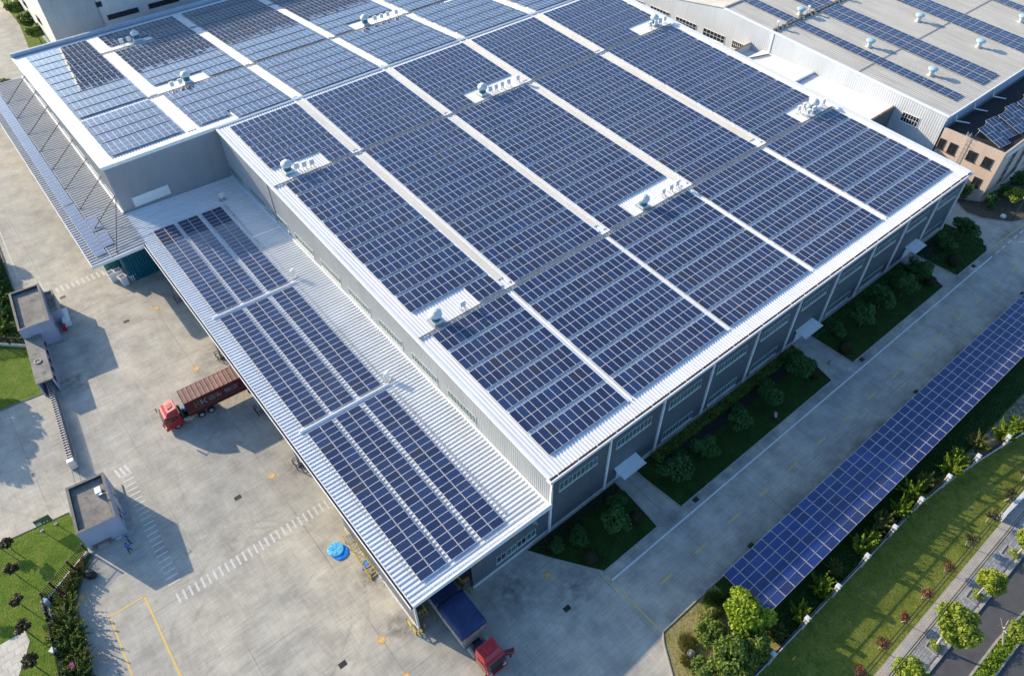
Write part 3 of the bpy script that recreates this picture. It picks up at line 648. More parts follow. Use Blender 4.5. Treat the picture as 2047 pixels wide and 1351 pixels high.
for y0, y1 in ((2, 25.4), (26.6, 50.7), (52, 76)):
    for d in (-.09, .09): m.box(-4.75 + d, y0, az(-4.75) + .12, -4.71 + d, y1, az(-4.75) + .18)
    for k in range(int((y1 - y0) / 1.2)): m.box(-4.85, y0 + 1.2 * k, az(-4.75), -4.6, y0 + 1.2 * k + .14, az(-4.75) + .14)
    for d in (0,): m.box(-17.05, y0, az(-17) + .1, -17.02, y1, az(-17) + .13)
P(m, 'cable_tray', M['steel'], S)
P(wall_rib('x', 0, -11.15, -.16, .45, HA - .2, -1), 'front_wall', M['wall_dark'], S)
m = MB(); m.box(-11.2, -.1, 0, -.18, .1, .45); P(m, 'base_band', M['rail_white'], S)
P(wall_rib('y', XA, .1, 15.4, .5, HE - .15, -1), 'side_wall', plain('shed_wall_gray', (.25, .25, .245), .5), S)
m = MB(); m.box(XA - .1, -.1, 0, XA + .15, 15.5, .5); m.box(XA - .06, -.08, .5, XA + .16, .09, HE - .2); P(m, 'base_band', M['rail_white'], S)
m = MB(); m.box(-12.2, .4, 0, -.12, YR - .3, 1.2); m.box(-18.2, .6, 0, -16.95, 15.2, 1.2); P(m, 'loading_dock', M['kerbdark'], S)
for y in (66.4, 51.0, 38.2, 27.2):
    m = MB(); m.box(XA - .1, y - .16, .0, XA + .22, y + .16, HE - .05); m.box(XA - .3, y - .35, 0, XA + .42, y + .35, .12); m.bar((XA, y, 4.6), (XA + 2.4, y, HE - .2), .14); P(m, 'column', M['steel'], S)
    for d in (-.55, .55):
        for e in (-.5, .6): pass
    m = MB()
    for z in (.45, .9):
        m.bar((XA - .5, y - .6, z), (XA - .5, y + .6, z), .07); m.bar((XA - .5, y - .6, z), (XA + .5, y - .6, z), .07); m.bar((XA - .5, y + .6, z), (XA + .5, y + .6, z), .07)
    for a, b in ((-.5, -.6), (-.5, .6), (.5, -.6), (.5, .6)): m.bar((XA + a, y + b, 0), (XA + a, y + b, .95), .08)
    P(m, 'column_guard', M['black'], S)
for k in range(4):
    xa = -7.8 + 1.47 * k; f = window(S, 'x', 0, -1, xa, xa + 1.3, 1.65, 3.0, 2, M['glass_green'] if k % 2 else M['glass_dark'], M['frame_alu'])
for x, z in ((-10.2, 5.1), (-5.3, 5.1)):
    m = MB(); m.box(x - .42, -.14, z - .42, x + .42, -.045, z + .42); P(m, 'wall_vent', M['rust'], S)
m = MB(); m.box(-2.6, -.4, 5.0, -2.2, -.05, 5.2); m.bar((-2.4, -.3, 5.1), (-2.4, -.7, 5.25), .12); P(m, 'wall_lamp', M['frame_alu'], S)
def railing(pts, z, h, name, par, mat, sp=.35):
    m = MB()
    for a, b in zip(pts, pts[1:]):
        a = Vector((*a, z)) if len(a) == 2 else Vector(a); b = Vector((*b, z)) if len(b) == 2 else Vector(b); n = max(2, int((b - a).length / sp))
        for dz in (h, h * .5): m.bar(a + Vector((0, 0, dz)), b + Vector((0, 0, dz)), .06)
        for k in range(n + 1): p = a.lerp(b, k / n); m.bar(p, p + Vector((0, 0, h)), .05 if k % 3 else .07)
    return P(m, name, mat, par)
railing([(-17.0, 1.0), (-17.0, 9)], 1.2, 1.0, 'dock_railing', S, M['yellow']); railing([(-17.0, .7), (-18.1, .7)], 1.2, 1.0, 'dock_railing', S, M['yellow']); railing([(-12.15, 9), (-12.15, .5), (-11.3, .5)], 1.2, 1.0, 'dock_railing', S, M['yellow'])
# yellow steel stairs outside
T = thing('steel_stairs', 'yellow railed steel stairs with wooden looking treads against the shed wall', 'stairs', (-19.0, 8.1, 0))
m = MB()
for k in range(11):
    y = 8.2 + .41 * k; m.box(-19.4, y, .11 * (k + 1), -18.62, y + .16, .11 * (k + 1) + .03)
P(m, 'treads', plain('tan_treads', (.42, .37, .28), .7), T)
m = MB(); m.box(-19.45, 12.6, 1.22, -18.6, 14.0, 1.28)
for x in (-19.4, -18.68):
    for y in (12.7, 13.9): m.box(x - .04, y - .04, 0, x + .04, y + .04, 1.22)
P(m, 'landing', M['kerb'], T)
m = MB()
for x in (-19.45, -18.6): m.bar((x, 8.1, .08), (x, 12.65, 1.24), .06, .22)
P(m, 'stringer', M['yellow'], T)
m = MB()
for x in (-19.45, -18.6):
    for d in (1.0, .55): m.bar((x, 8.1, .1 + d), (x, 12.6, 1.25 + d), .04)
    for k in range(8): m.bar((x, 8.1 + .64 * k, .1 + .163 * k), (x, 8.1 + .64 * k, 1.1 + .163 * k), .04)
for a, b in (((-19.45, 12.6), (-19.45, 14.0)), ((-19.45, 14.0), (-18.6, 14.0))):
    for d in (1.0, .55): m.bar((*a, 1.26 + d), (*b, 1.26 + d), .04)
    for k in range(5): q = Vector(a).lerp(Vector(b), k / 4); m.bar((q.x, q.y, 1.26), (q.x, q.y, 2.26), .035)
P(m, 'handrail', M['yellow'], T)
# striped bollards and corner guard
bl = None
for x, y, w in ((-16.6, -.4, 'at the left side of the truck gateway'), (-16.9, .6, 'just inside the left side of the truck gateway'), (-11.7, -.2, 'at the right side of the truck gateway by the wall'), (-11.9, .9, 'just inside the right side of the truck gateway'), (-17.9, -.35, 'beside the white corner post of the shed')):
    if bl is None:
        bl = thing('bollard', '', 'bollard', (0, 0, 0)); o = bl
        for k in range(6):
            m = MB(); m.cyl((0, 0, .2 * k), (0, 0, .2 * k + .2), .09, n=10); m.build('band', M['yellow'] if k % 2 else M['black'], o)
    else: o = copy_tree(bl)
    o.location = (x, y, 0); tag(o, 'black and yellow bollard ' + w, None, 'bollards at the truck gateway')
T = thing('corner_guard', 'yellow and black bent guard rail round the near shed corner', 'guard rail', (-18.75, -.2, 0))
m = MB()
for z in (.35, .75): m.bar((-19.0, 1.6, z), (-19.0, -.35, z), .1); m.bar((-19.0, -.35, z), (-18.2, -.5, z), .1)
P(m, 'rail', M['yellow'], T)
m = MB()
for x, y in ((-19.0, 1.5), (-19.0, .5), (-19.0, -.35), (-18.25, -.5)): m.cyl((x, y, 0), (x, y, .85), .06, n=8)
P(m, 'post', M['black'], T)
# small vent pipes with boxes on the shed roof
vp = None
for y, w in ((26.9, 'nearest, between the first and second panel sections'), (52.6, 'middle, between the second and third panel sections'), (77.5, 'farthest, in the shade of the high wall')):
    if vp is None:
        vp = thing('inverter_box', '', 'inverter', (0, 0, 0))
        m = MB(); m.box(-.5, -.45, 0, .5, .45, .06); m.bar((-.3, -.3, 0), (-.1, -.1, .8), .06); m.bar((.3, -.3, 0), (.1, -.1, .8), .06); m.bar((0, .35, 0), (0, .05, .8), .06); m.build('stand', M['steel'], vp)
        m = MB(); m.hexa([(-.4, -.3, .6), (.4, -.3, .6), (.4, .0, .5), (-.4, .0, .5), (-.4, -.05, 1.4), (.4, -.05, 1.4), (.4, .2, 1.3), (-.4, .2, 1.3)]); m.build('enclosure', M['white_box'], vp); o = vp
    else: o = copy_tree(vp)
    o.location = (-4.3, y, az(-4.3) + .1); o.rotation_euler = (0, 0, R(25)); tag(o, 'white inverter box on the shed roof, ' + w, None, 'inverter boxes on the shed roof')
sec = [('near', 1.2, 25.4), ('middle', 26.5, 50.65), ('far', 51.9, 75.7)]; cols = [('outer', -16.62), ('centre', -12.78), ('inner', -8.82)]
th = math.atan((HE - HA) / abs(XA))
for sn_, y0, y1 in sec:
    for cn, x0 in cols:
        n = 24; pit = (y1 - y0) / n
        t = thing('solar_array', f'double column of solar panels on the shed roof, {sn_} section, {cn} strip', 'solar array', (x0, y0, az(x0) + .24), 0, 'solar panels on the loading shed'); t.rotation_euler = (0, th, 0)
        panels(t, [.84, 2.52], [pit * (i + .5) for i in range(n)], rot=R(90))

# ------------------------------------------------------------------ canopy on tie rods at the left gable
CX = -26.7; CY0, CY1 = 73.55, 143.1
def cz(x): return 6.98 - (x + 18.45) * 0 - .02 * (-18.45 - x)
K = thing('wall_canopy', 'long ribbed metal canopy hung on tie rods from the high left gable wall', 'canopy', (CX, CY0, 0))
m = MB(); pr = ribs(CY0, CY1, .70, .18, .13, .05); m.extrude([(-18.5, y, cz(-18.5) + h) for y, h in pr], (CX + 18.5, 0, cz(CX) - cz(-18.5))); m.face([(-18.5, CY0, 6.9), (CX, CY0, 6.75), (CX, CY1, 6.75), (-18.5, CY1, 6.9)]); P(m, 'roof', M['canopy_roof'], K)
m = MB(); m.box(CX - .1, CY0 - .12, cz(CX) - .42, -18.95, CY0 - .03, cz(CX) + .12); m.box(CX - .1, CY0, cz(CX) - .42, CX - .02, CY1, cz(CX) + .06); m.box(CX, CY1 + .02, 6.5, -18.5, CY1 + .1, 7.1); P(m, 'fascia', M['trim'], K)
m = MB(); m.box(-23.75, CY0 + .2, cz(-23.7) + .14, -23.68, CY1 - .4, cz(-23.7) + .2); P(m, 'purlin', M['steel'], K)
for yt, zt, yf, xf in ((137.5, 9.4, 133.6, -23.7), (129.4, 9.5, 126.4, -23.7), (121.6, 9.65, 118.8, -23.7), (114.1, 9.65, 111.4, -23.7), (106.2, 9.8, 104.0, -23.7), (98.2, 10.0, 96.6, -23.7), (90.8, 10.2, 89.2, -23.65), (84.0, 10.2, 82.2, -23.7), (83.8, 10.1, 74.4, -22.7)):
    m = MB(); m.cyl((-18.42, yt, zt), (xf, yf, cz(xf) + .12), .065, n=6); m.box(xf - .15, yf - .12, cz(xf) + .1, xf + .15, yf + .12, cz(xf) + .24); P(m, 'tie_rod', M['dark'], K)
def canopy_arr(x0, y0, n, lab):
    t = thing('solar_array', lab, 'solar array', (x0, y0, cz(x0) + .2), 0, 'solar panels on the left canopy'); t.rotation_euler = (0, -.075, 0)
    panels(t, [.82], [1.005 * (i + .5) for i in range(n)], PANEL_SHEEN, rot=R(90))
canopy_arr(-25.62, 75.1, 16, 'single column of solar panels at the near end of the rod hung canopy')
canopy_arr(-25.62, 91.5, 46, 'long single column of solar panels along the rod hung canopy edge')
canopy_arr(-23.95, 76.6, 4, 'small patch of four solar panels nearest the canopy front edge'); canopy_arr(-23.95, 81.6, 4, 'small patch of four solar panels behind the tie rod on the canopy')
# teal strip-curtain wall under the canopy, white bins
T = thing('curtain_wall', 'wavy teal curtain closing the bay under the canopy', 'curtain', (-20, 75.4, 0))
m = MB(); pts = []
for k in range(60): x = -22.6 + .082 * k; pts.append((x, 75.45 + .13 * math.sin(k * 1.35) + .05 * math.sin(k * .5), 0))
m.extrude(pts, (0, 0, 6.3)); P(m, 'curtain', M['teal'], T)
m = MB(); pts = [(-25.0 + .06 * k, 80.4 + .1 * math.sin(k * 1.2), 0) for k in range(41)]; m.extrude(pts, (0, 0, 6.3)); m.face([(-22.6, 80.4, 0), (-22.6, 75.5, 0), (-22.6, 75.5, 6.3), (-22.6, 80.4, 6.3)]); P(m, 'side_curtain', plain('pale_teal', (.05, .22, .24), .5, vary=.3), T)
b0 = None
for x, y, r, h, w in ((-24.75, 77.7, 8, 1.75, 'tall white bin nearest the yard, outermost of the group'), (-23.65, 77.6, 8, 1.75, 'white bin at the back of the group, against the teal curtain'), (-23.6, 75.6, 10, 1.75, 'white bin standing in front of the group'), (-22.2, 75.95, 14, 1.2, 'low white bin standing apart on the right')):
    t = thing('storage_bin', w, 'bin', (x, y, 0), R(r), 'open white bins under the canopy')
    m = MB(); q = .5; ww = .06
    m.hexa([(-q + .1, -q + .1, 0), (q - .1, -q + .1, 0), (q - .1, q - .1, 0), (-q + .1, q - .1, 0), (-q, -q, h), (q, -q, h), (q, q, h), (-q, q, h)]); m.f.pop(1); m.m.pop(1) if len(m.m) > 1 else None
    m.build('tub', M['bin'], t)
    m = MB()
    for a in ((-q - .05, -q - .05, q + .05, -q + ww), (-q - .05, q - ww, q + .05, q + .05), (-q - .05, -q + ww, -q + ww, q - ww), (q - ww, -q + ww, q + .05, q - ww)): m.box(a[0], a[1], h - .1, a[2], a[3], h + .03)
    m.build('rim', M['white_box'], t)
    m = MB(); m.face([(-q + .1, -q + .1, h - .55), (q - .1, -q + .1, h - .55), (q - .1, q - .1, h - .55), (-q + .1, q - .1, h - .55)]); m.build('contents', M['kerb'], t)
# ------------------------------------------------------------------ neighbouring factory to the right
EX = 102.0
def ez(y): return 11.4 + .056 * y if y <= 61 else 11.4 + .056 * 61 - .16 * (y - 61)
B = thing('factory_hall', 'neighbouring factory hall with beige ribbed roof, strips of panels and pale gable wall', 'factory', (EX, 10.7, 0))
P(wall_rib('y', EX, 10.7, 130, 0, lambda y: ez(y) - .05, -1, .45), 'gable_wall', M['wall_lt'], B)
m = MB(); m.face([(EX, 10.7, 0), (240, 10.7, 0), (240, 10.7, 12), (EX, 10.7, 12)]); m.box(EX, 10.55, 11.0, 240, 10.68, 12.0); P(m, 'front_wall', plain('pale_blue_fascia', (.34, .44, .56), .5), B)
m = MB(); pr = ribs(EX - .2, 240, .62, .12, .07, .05)
m.extrude([(x, 10.5, ez(10.5) + h) for x, h in pr], (0, 50.5, 50.5 * .056)); m.extrude([(x, 61, ez(61) + h) for x, h in pr], (0, 80, -80 * .16)); P(m, 'roof', M['roof_old'], B)
m = MB(); m.hexa([(EX - .25, 10.4, 11.8), (EX + .2, 10.4, 11.8), (EX + .2, 61, ez(61) - .2), (EX - .25, 61, ez(61) - .2), (EX - .25, 10.4, 12.12), (EX + .2, 10.4, 12.12), (EX + .2, 61, ez(61) + .12), (EX - .25, 61, ez(61) + .12)]); m.box(EX - .2, 10.3, 11.85, 240, 10.5, 12.08); m.box(EX - .15, 48.1, 8, EX - .03, 48.3, 13.8); P(m, 'flashing', M['trim'], B)
m = MB(); m.box(EX, 60.8, ez(61), 240, 61.2, ez(61) + .2); m.box(EX, 28.9, ez(29) + .02, 240, 29.15, ez(29) + .1); P(m, 'ridge_cap', M['kerb'], B)
for y0, y1, z0, z1 in ((14.95, 18.2, 7.9, 9.65), (54.4, 57.4, 7.75, 9.3), (59.4, 65.3, 7.7, 9.3), (67.3, 73.2, 7.7, 9.2), (75.2, 81.0, 7.9, 9.2), (83, 89, 7.8, 9.1)): window(B, 'y', EX, -1, y0, y1, z0, z1, 6, M['glass_dark'], M['trim'], True, .06, 2)
# solar strips on the beige roof
for x0, y0, n, nc, lab in ((107.3, 12.6, 29, 3, 'single strip of solar panels on the beige roof nearest its gable edge'), (116.7, 12.4, 28, 3, 'left half of the double solar strip in the middle of the beige roof'), (119.95, 12.4, 28, 3, 'right half of the double solar strip in the middle of the beige roof'),
                       (135.0, 13.5, 20, 3, 'left half of the double solar strip far right on the beige roof'), (138.2, 13.5, 20, 3, 'right half of the double solar strip far right on the beige roof'), (152.6, 16, 10, 3, 'solar strip clipped by the top right corner of the picture')):
    t = thing('solar_array', lab, 'solar array', (x0, y0, ez(y0) + .2), 0, 'solar strips on the factory hall'); t.rotation_euler = (math.atan(.056), 0, 0)
    panels(t, [.5 + .99 * i for i in range(nc)], [.83 + 1.68 * j for j in range(n)])
v0 = None
for x, y, w in ((112.3, 20.0, 'nearest its corner'), (112.3, 33.2, 'in line behind the nearest one'), (112.4, 49.6, 'beside the cross tray'), (130.4, 33.2, 'between the double strips, farther back'), (130.3, 20.0, 'between the double strips, nearer the eave'), (148.0, 20.0, 'at the right picture edge')):
    if v0 is None:
        v0 = o = thing('roof_ventilator', '', 'roof vent')
        m = MB(); m.box(-.5, -.5, -.05, .5, .5, .1); m.lathe((0, 0, 0), [(.45, .0), (.42, .5), (.6, .95), (.62, 1.0)], 16); m.build('throat', M['frame_alu'], o, True)
        m = MB(); m.lathe((0, 0, 0), [(.62, 1.0), (.88, 1.08), (.90, 1.3), (.7, 1.42), (.2, 1.5), (.02, 1.5)], 18); m.build('vent_cap', M['fan_blue'], o, True)
    else: o = copy_tree(v0)
    o.location = (x, y, ez(y) + .07); tag(o, 'pale blue capped round vent on the beige roof, ' + w, None, 'round vents on the beige roof')
t = thing('cable_tray', 'dark cable tray crossing the beige factory roof from the gable pipe', 'cable tray', (EX, 48.4, ez(48.4)))
m = MB(); m.box(EX, 48.15, ez(48.4) + .2, 160, 48.65, ez(48.4) + .34); P(m, 'tray', M['kerbdark'], t)
m = MB()
for k in range(40): m.box(EX + .4 + 1.4 * k, 48.0, ez(48.4) - .0, EX + .55 + 1.4 * k, 48.8, ez(48.4) + .42)
P(m, 'bracket', M['dark'], t)
for x, y, w in ((103.6, 48.9, 'nearest the gable'), (114.5, 49.2, 'at the first solar strip'), (126.0, 49.2, 'farthest along')):
    o = copy_tree(i0); o.location = (x, y, ez(y) + .05); o.rotation_euler = (0, 0, R(40)); tag(o, 'white inverter box by the beige roof cable tray, ' + w, None, 'inverter boxes on the factory hall')
# low link roof between the two halls
Lk = thing('link_building', 'low white roofed link between warehouse and factory hall', 'link building', (90.4, 20.2, 0))
def lz(y): return 9.4
m = MB(); pr = ribs(90.2, EX - .05, .5, .11, .07, .04); m.extrude([(x, 20.2, 9.75 + h) for x, h in pr], (0, 17.0, -.35)); m.extrude([(x, 37.5, 9.75 + h) for x, h in pr], (0, 10.0, 0)); m.extrude([(x, 47.4, 9.75 + h) for x, h in pr], (0, 2.4, 0)); P(m, 'roof', M['roof'], Lk)
m = MB(); m.box(90.2, 37.15, 9.4, EX - .08, 37.5, 9.9); P(m, 'gutter', plain('grey_blue_gutter', (.30, .36, .44), .5), Lk)
m = MB(); m.box(90.2, 20.0, 0, EX - .06, 20.18, 9.9); P(m, 'end_wall', M['wall_dark'], Lk)
m = MB(); m.box(90.2, 19.95, 9.75, EX - .06, 20.3, 9.92); P(m, 'coping', M['rust'], Lk)
m = MB(); m.extrude([(x, 49.8, 8.8 + h) for x, h in pr], (0, 2.9, 0)); P(m, 'lower_roof', M['roofx'], Lk)
m = MB(); m.box(93, 52.7, 8, EX - .06, 52.95, 10.2); P(m, 'upstand', M['wall_lt'], Lk)
m = MB(); m.box(93, 52.65, 10.2, EX - .06, 53.0, 10.3); P(m, 'coping', M['rust'], Lk)
t = thing('pipe', 'dark pipe lying loose across the white link roof', 'pipe', (96.5, 48.9, 9.9)); m = MB(); m.cyl((96.2, 49.2, 9.95), (101.2, 47.6, 9.95), .14, n=8); P(m, 'tube', M['kerbdark'], t)

# pink office block with roof panels
F = thing('office_block', 'pink rendered office block with black flat roof', 'office block', (EX, -.45, 0))
m = MB(); m.box(EX + .1, -.45, 0, 160, 10.4, 9.5); P(m, 'wall', M['pinkwall'], F)
m = MB(); m.box(EX + .35, -.2, 9.503, 160, 10.3, 9.53); P(m, 'flat_roof', M['bitumen'], F)
m = MB(); m.box(EX + .08, -.47, 9.5, EX + .34, 10.4, 9.85); m.box(EX + .34, -.47, 9.5, 160, -.2, 9.85); P(m, 'parapet', M['pinkwall'], F)
for y0, y1, z0, z1 in ((3.45, 5.0, 6.2, 8.0), (.7, 2.25, 6.2, 8.05), (9.2, 10.3, 6.0, 7.9), (7.0, 8.4, 5.9, 7.9), (.8, 2.2, 2.2, 4.0), (3.5, 5.0, 2.2, 4.0)): window(F, 'y', EX + .1, -1, y0, y1, z0, z1, 2, M['glass_dark'], M['dark'], True, .09, 1)
for k in range(5): window(F, 'x', -.45, -1, 106.3 + 5.2 * k, 108.4 + 5.2 * k, 1.4, 8.2, 2, M['glass_dark'], M['frame_alu'], False, .09, 4)
m = MB(); m.box(103.0, -.62, 8.6, 160, -.455, 9.2); P(m, 'fascia', M['trim'], F)
m = MB()
for y in (5.9, 6.5): m.cyl((EX - .12, y, 3.2), (EX - .12, y, 10.9), .035, n=6)
for k in range(22): m.cyl((EX - .12, 5.9, 3.4 + .34 * k), (EX - .12, 6.5, 3.4 + .34 * k), .025, n=5)
for k in range(5): m.bar((EX - .12, 5.9, 7.2 + .8 * k), (EX - .7, 6.2, 7.2 + .8 * k), .04); m.bar((EX - .12, 6.5, 7.2 + .8 * k), (EX - .7, 6.2, 7.2 + .8 * k), .04)
m.bar((EX - .12, 5.9, 10.9), (EX + .6, 5.9, 10.2), .05); m.bar((EX - .12, 6.5, 10.9), (EX + .6, 6.5, 10.2), .05); P(m, 'ladder', M['frame_alu'], F)
for k in range(6):
    x = 103.0 + 3.55 * k; y0 = .6 + .55 * (k % 2)
    t = thing('solar_array', f'tilted solar panel row on the black office roof, {ORD[k + 1]} from its near corner', 'solar array', (x, y0 + .4, 9.85), R(-8), 'tilted panels on the office roof'); t.rotation_euler = (R(14), 0, R(-8))
    panels(t, [.55 + 1.0 * i for i in range(3)], [.85 + 1.67 * j for j in range(3)])
    m = MB()
    for px in (.3, 2.8): m.box(px, .3, -.3, px + .06, .36, -.002); m.box(px, 4.6, -1.3, px + .06, 4.66, -.002)
    m.build('mount', M['frame_alu'], t)
pip = None
for k, (x, w) in enumerate(((105.0, 'nearest the ladder'), (111.5, 'second along'), (118.5, 'third along'))):
    t = thing('drain_pipe', 'bent white pipe from the blue fascia down to the office roof, ' + w, 'pipe', (x, 10.2, 9.6), 0, 'bent pipes on the office roof')
    m = MB(); m.cyl((x, 10.4, 11.4), (x + .1, 10.1, 10.2), .11, n=8); m.cyl((x + .1, 10.1, 10.2), (x + 2.0, 8.4, 9.75), .11, n=8); P(m, 'pipe', M['trim'], t)

# tall grey hall behind the warehouse
H = thing('rear_hall', 'tall pale grey industrial hall behind the warehouse with strip windows', 'factory', (-8, 157, 0))
P(wall_rib('x', 157, -8, 130, 0, 24.2, -1, 1.1, .04), 'front_wall', plain('rear_hall_cladding', (.52, .55, .56), .6, vary=.1, scale=.3), H)
P(wall_rib('x', 156.6, -8.05, 2.6, 0, 24.25, -1, 1.1, .03), 'dark_bay', plain('rear_hall_dark_cladding', (.32, .37, .40), .6, vary=.1, scale=.3), H)
m = MB(); m.box(-8.02, 156.66, 0, -7.9, 161, 24.2); m.box(-7.9, 157.1, 0, 130, 161, 24.1); m.box(-8.0, 161, 0, 130, 230, 11.5); P(m, 'side_wall', M['rail_white'], H)
for x0, x1 in ((4.0, 11.0), (13.4, 20.6), (24, 31), (34, 41)): window(H, 'x', 157, -1, x0, x1, 7.9, 9.0, 6, M['glass_dark'], M['dark'], False, .08)
window(H, 'x', 157, -1, .1 + 2.6, 3.9, 11.1, 12.2, 1, M['glass_dark'], M['dark'], False, .08)
for k in range(3): window(H, 'y', -8.05, -1, 168 + 12 * k, 171 + 12 * k, 6.5, 8, 3, M['glass_dark'], M['dark'], False, .08)

# ------------------------------------------------------------------ guardhouses, sliding gate, yard furniture
def gh(name, lab, cx, cy, ang, sx, sy, h):
    t = thing(name, lab, 'guardhouse', (cx, cy, 0), R(ang)); a, b = sx / 2, sy / 2; w = .28
    m = MB(); m.box(-a, -b, 0, a, b, h - .45); m.build('wall', M['bluewall'], t)
    m = MB(); m.box(-a, -b, h - .45, a, -b + w, h); m.box(-a, b - w, h - .45, a, b, h); m.box(-a, -b + w, h - .45, -a + w, b - w, h); m.box(a - w, -b + w, h - .45, a, b - w, h); m.build('parapet', M['bluewall'], t)
    m = MB(); m.box(-a - .03, -b - .03, h, a + .03, -b + w, h + .04); m.box(-a - .03, b - w, h, a + .03, b + .03, h + .04); m.box(-a - .03, -b + w, h, -a + w, b - w, h + .04); m.box(a - w, -b + w, h, a + .03, b - w, h + .04); m.build('coping', M['kerbdark'], t)
    m = MB(); m.box(-a + w + .03, -b + w + .03, h - .449, a - w - .03, b - w - .03, h - .40); m.build('flat_roof', M['flatroof'], t)
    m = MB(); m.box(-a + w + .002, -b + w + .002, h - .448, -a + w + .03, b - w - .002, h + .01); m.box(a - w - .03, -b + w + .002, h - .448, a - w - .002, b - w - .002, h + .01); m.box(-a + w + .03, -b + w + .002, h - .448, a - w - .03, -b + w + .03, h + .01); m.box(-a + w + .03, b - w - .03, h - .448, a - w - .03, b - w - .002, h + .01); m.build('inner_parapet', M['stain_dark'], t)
    m = MB(); m.box(-a - .2, -b - .45, 0, a + .75, b + .3, .15); m.build('plinth', M['kerb'], t)
    return t
ga = gh('guardhouse', 'small flat roofed guardhouse beside the two people in blue', -40.4, 35.3, -7.2, 4.25, 7.05, 3.85)
def loc_window(par, x, y0, y1, z0, z1, gl, fr, nx=2):
    m = MB()
    for a, b, c, d in ((y0, y1, z0, z0 + .07), (y0, y1, z1 - .07, z1)): m.box(x + .02, a, c, x + .1, b, d)
    for k in range(nx + 1): yy = y0 + (y1 - y0 - .07) * k / nx; m.box(x + .02, yy, z0 + .07, x + .095, yy + .07, z1 - .07)
    f = m.build('window', fr, par); m = MB(); m.box(x + .03, y0 + .02, z0 + .02, x + .06, y1 - .02, z1 - .02); m.build('pane', gl, f)
loc_window(ga, 2.125, -2.6, -.6, .9, 2.4, M['glass_dark'], M['frame_alu']); loc_window(ga, 2.125, .9, 2.6, .9, 2.4, M['glass_dark'], M['frame_alu'])
m = MB(); m.box(2.13, -.3, .15, 2.2, .7, 2.3); m.build('door', M['frame_alu'], ga)
m = MB(); m.box(-1.7, -3.62, .1, .4, -3.53, .75); m.build('brick_panel', plain('brick_red', (.22, .13, .11), .8), ga)
m = MB(); m.box(-1.2, -4.0, .15, .0, -3.64, .5); m.build('step', M['kerb'], ga); m = MB(); m.box(.75, -3.95, .15, 1.4, -3.6, .28); m.build('mat', M['frame_alu'], ga)
t = thing('roof_box', 'white box unit standing on the lower guardhouse roof', 'roof unit', (-39.15, 36.2, 3.45), R(-7)); m = MB(); m.box(-.3, -.45, .06, .3, .45, .65); m.box(-.33, -.48, .65, .33, .48, .69); m.build('casing', M['white_box'], t)
m = MB(); m.box(-.25, -.4, 0, -.15, .4, .06); m.box(.15, -.4, 0, .25, .4, .06); m.build('feet', M['dark'], t)
t = thing('roof_bracket', 'thin steel lamp arm leaning over the lower guardhouse parapet', 'lamp arm', (-38.3, 35.0, 3.8), R(-7)); m = MB(); m.cyl((0, 0, 0), (0, 0, .5), .03, n=6); m.bar((0, 0, .45), (-.6, .1, .55), .05); m.bar((-.6, .1, .55), (-.85, .12, .5), .12, .08); m.build('arm', M['frame_alu'], t)
gb = gh('guardhouse', 'larger guardhouse with low wing housing the folded gate', -36.75, 74.15, -6.2, 4.15, 9.25, 4.3)
loc_window(gb, 2.075, -3.6, -1.6, 1.0, 2.6, M['glass_dark'], M['frame_alu']); m = MB(); m.box(-1.9, -4.68, 2.6, -.9, -4.63, 3.0); m.build('vent', M['wall_gray'], gb)
m = MB(); m.box(2.08, -.7, 0, 3.2, 4.0, 2.55); m.build('side_room', M['bluewall'], gb)
m = MB(); m.box(2.08, -.75, 2.55, 3.25, -.55, 2.95); m.box(2.08, 3.85, 2.55, 3.25, 4.05, 2.95); m.box(3.05, -.55, 2.55, 3.25, 3.85, 2.95); m.box(2.08, -.55, 2.551, 3.05, 3.85, 2.6); m.build('side_room_roof', M['flatroof'], gb)
m = MB(); m.box(-2.05, -14.75, 2.45, .12, -4.64, 2.62); m.build('wing_roof', M['flatroof'], gb)
m = MB(); m.box(-2.0, -14.7, 0, -1.8, -4.64, 2.45); m.box(-.1, -14.7, 0, .1, -4.64, 1.0); m.box(-.1, -14.7, 2.05, .1, -4.64, 2.45)
for k in range(6): m.box(-.1, -14.7 + 1.9 * k, 1.0, .1, -14.3 + 1.9 * k, 2.05)
m.build('wing_wall', M['bluewall'], gb)
m = MB()
for k in range(5): m.box(-.05, -14.28 + 1.9 * k, 1.02, .12, -12.85 + 1.9 * k, 1.35)
m.build('red_panel', plain('dark_red_board', (.16, .03, .04), .6), gb)
m = MB(); m.lathe((-1.1, -10.4, 2.62), [(.48, 0), (.5, .12), (.34, .14), (.32, .05), (.02, .05)], 20); m.build('roof_ring', M['kerb'], gb)
t = thing('white_cabinet', 'long low white tank lying beside the upper guardhouse side room', 'tank', (-33.35, 73.8, 0), R(-7)); m = MB(); m.box(-.45, -2.2, .1, .55, 1.2, 1.0); m.box(-.4, -2.1, 0, .5, 1.1, .1); m.build('casing', M['white_box'], t); m = MB(); m.box(-.2, -.3, 1.0, .1, .2, 1.2); m.build('hatch', M['frame_alu'], t)
t = thing('fire_box', 'small red box standing by the upper guardhouse wall', 'red box', (-34.2, 71.2, 0), R(-7)); m = MB(); m.box(-.28, -.3, .1, .28, .3, 1.0); m.box(-.31, -.33, 1.0, .31, .33, 1.05); m.build('casing', M['red'], t); m = MB(); m.box(.285, -.2, .4, .31, .2, .8); m.build('label_plate', M['white_box'], t)
G = thing('sliding_gate', 'folding stainless steel gate of closely set hoops pulled half across the entrance', 'gate', (-40.75, 45.1, 0), R(-6.1))
m = MB(); n = 34
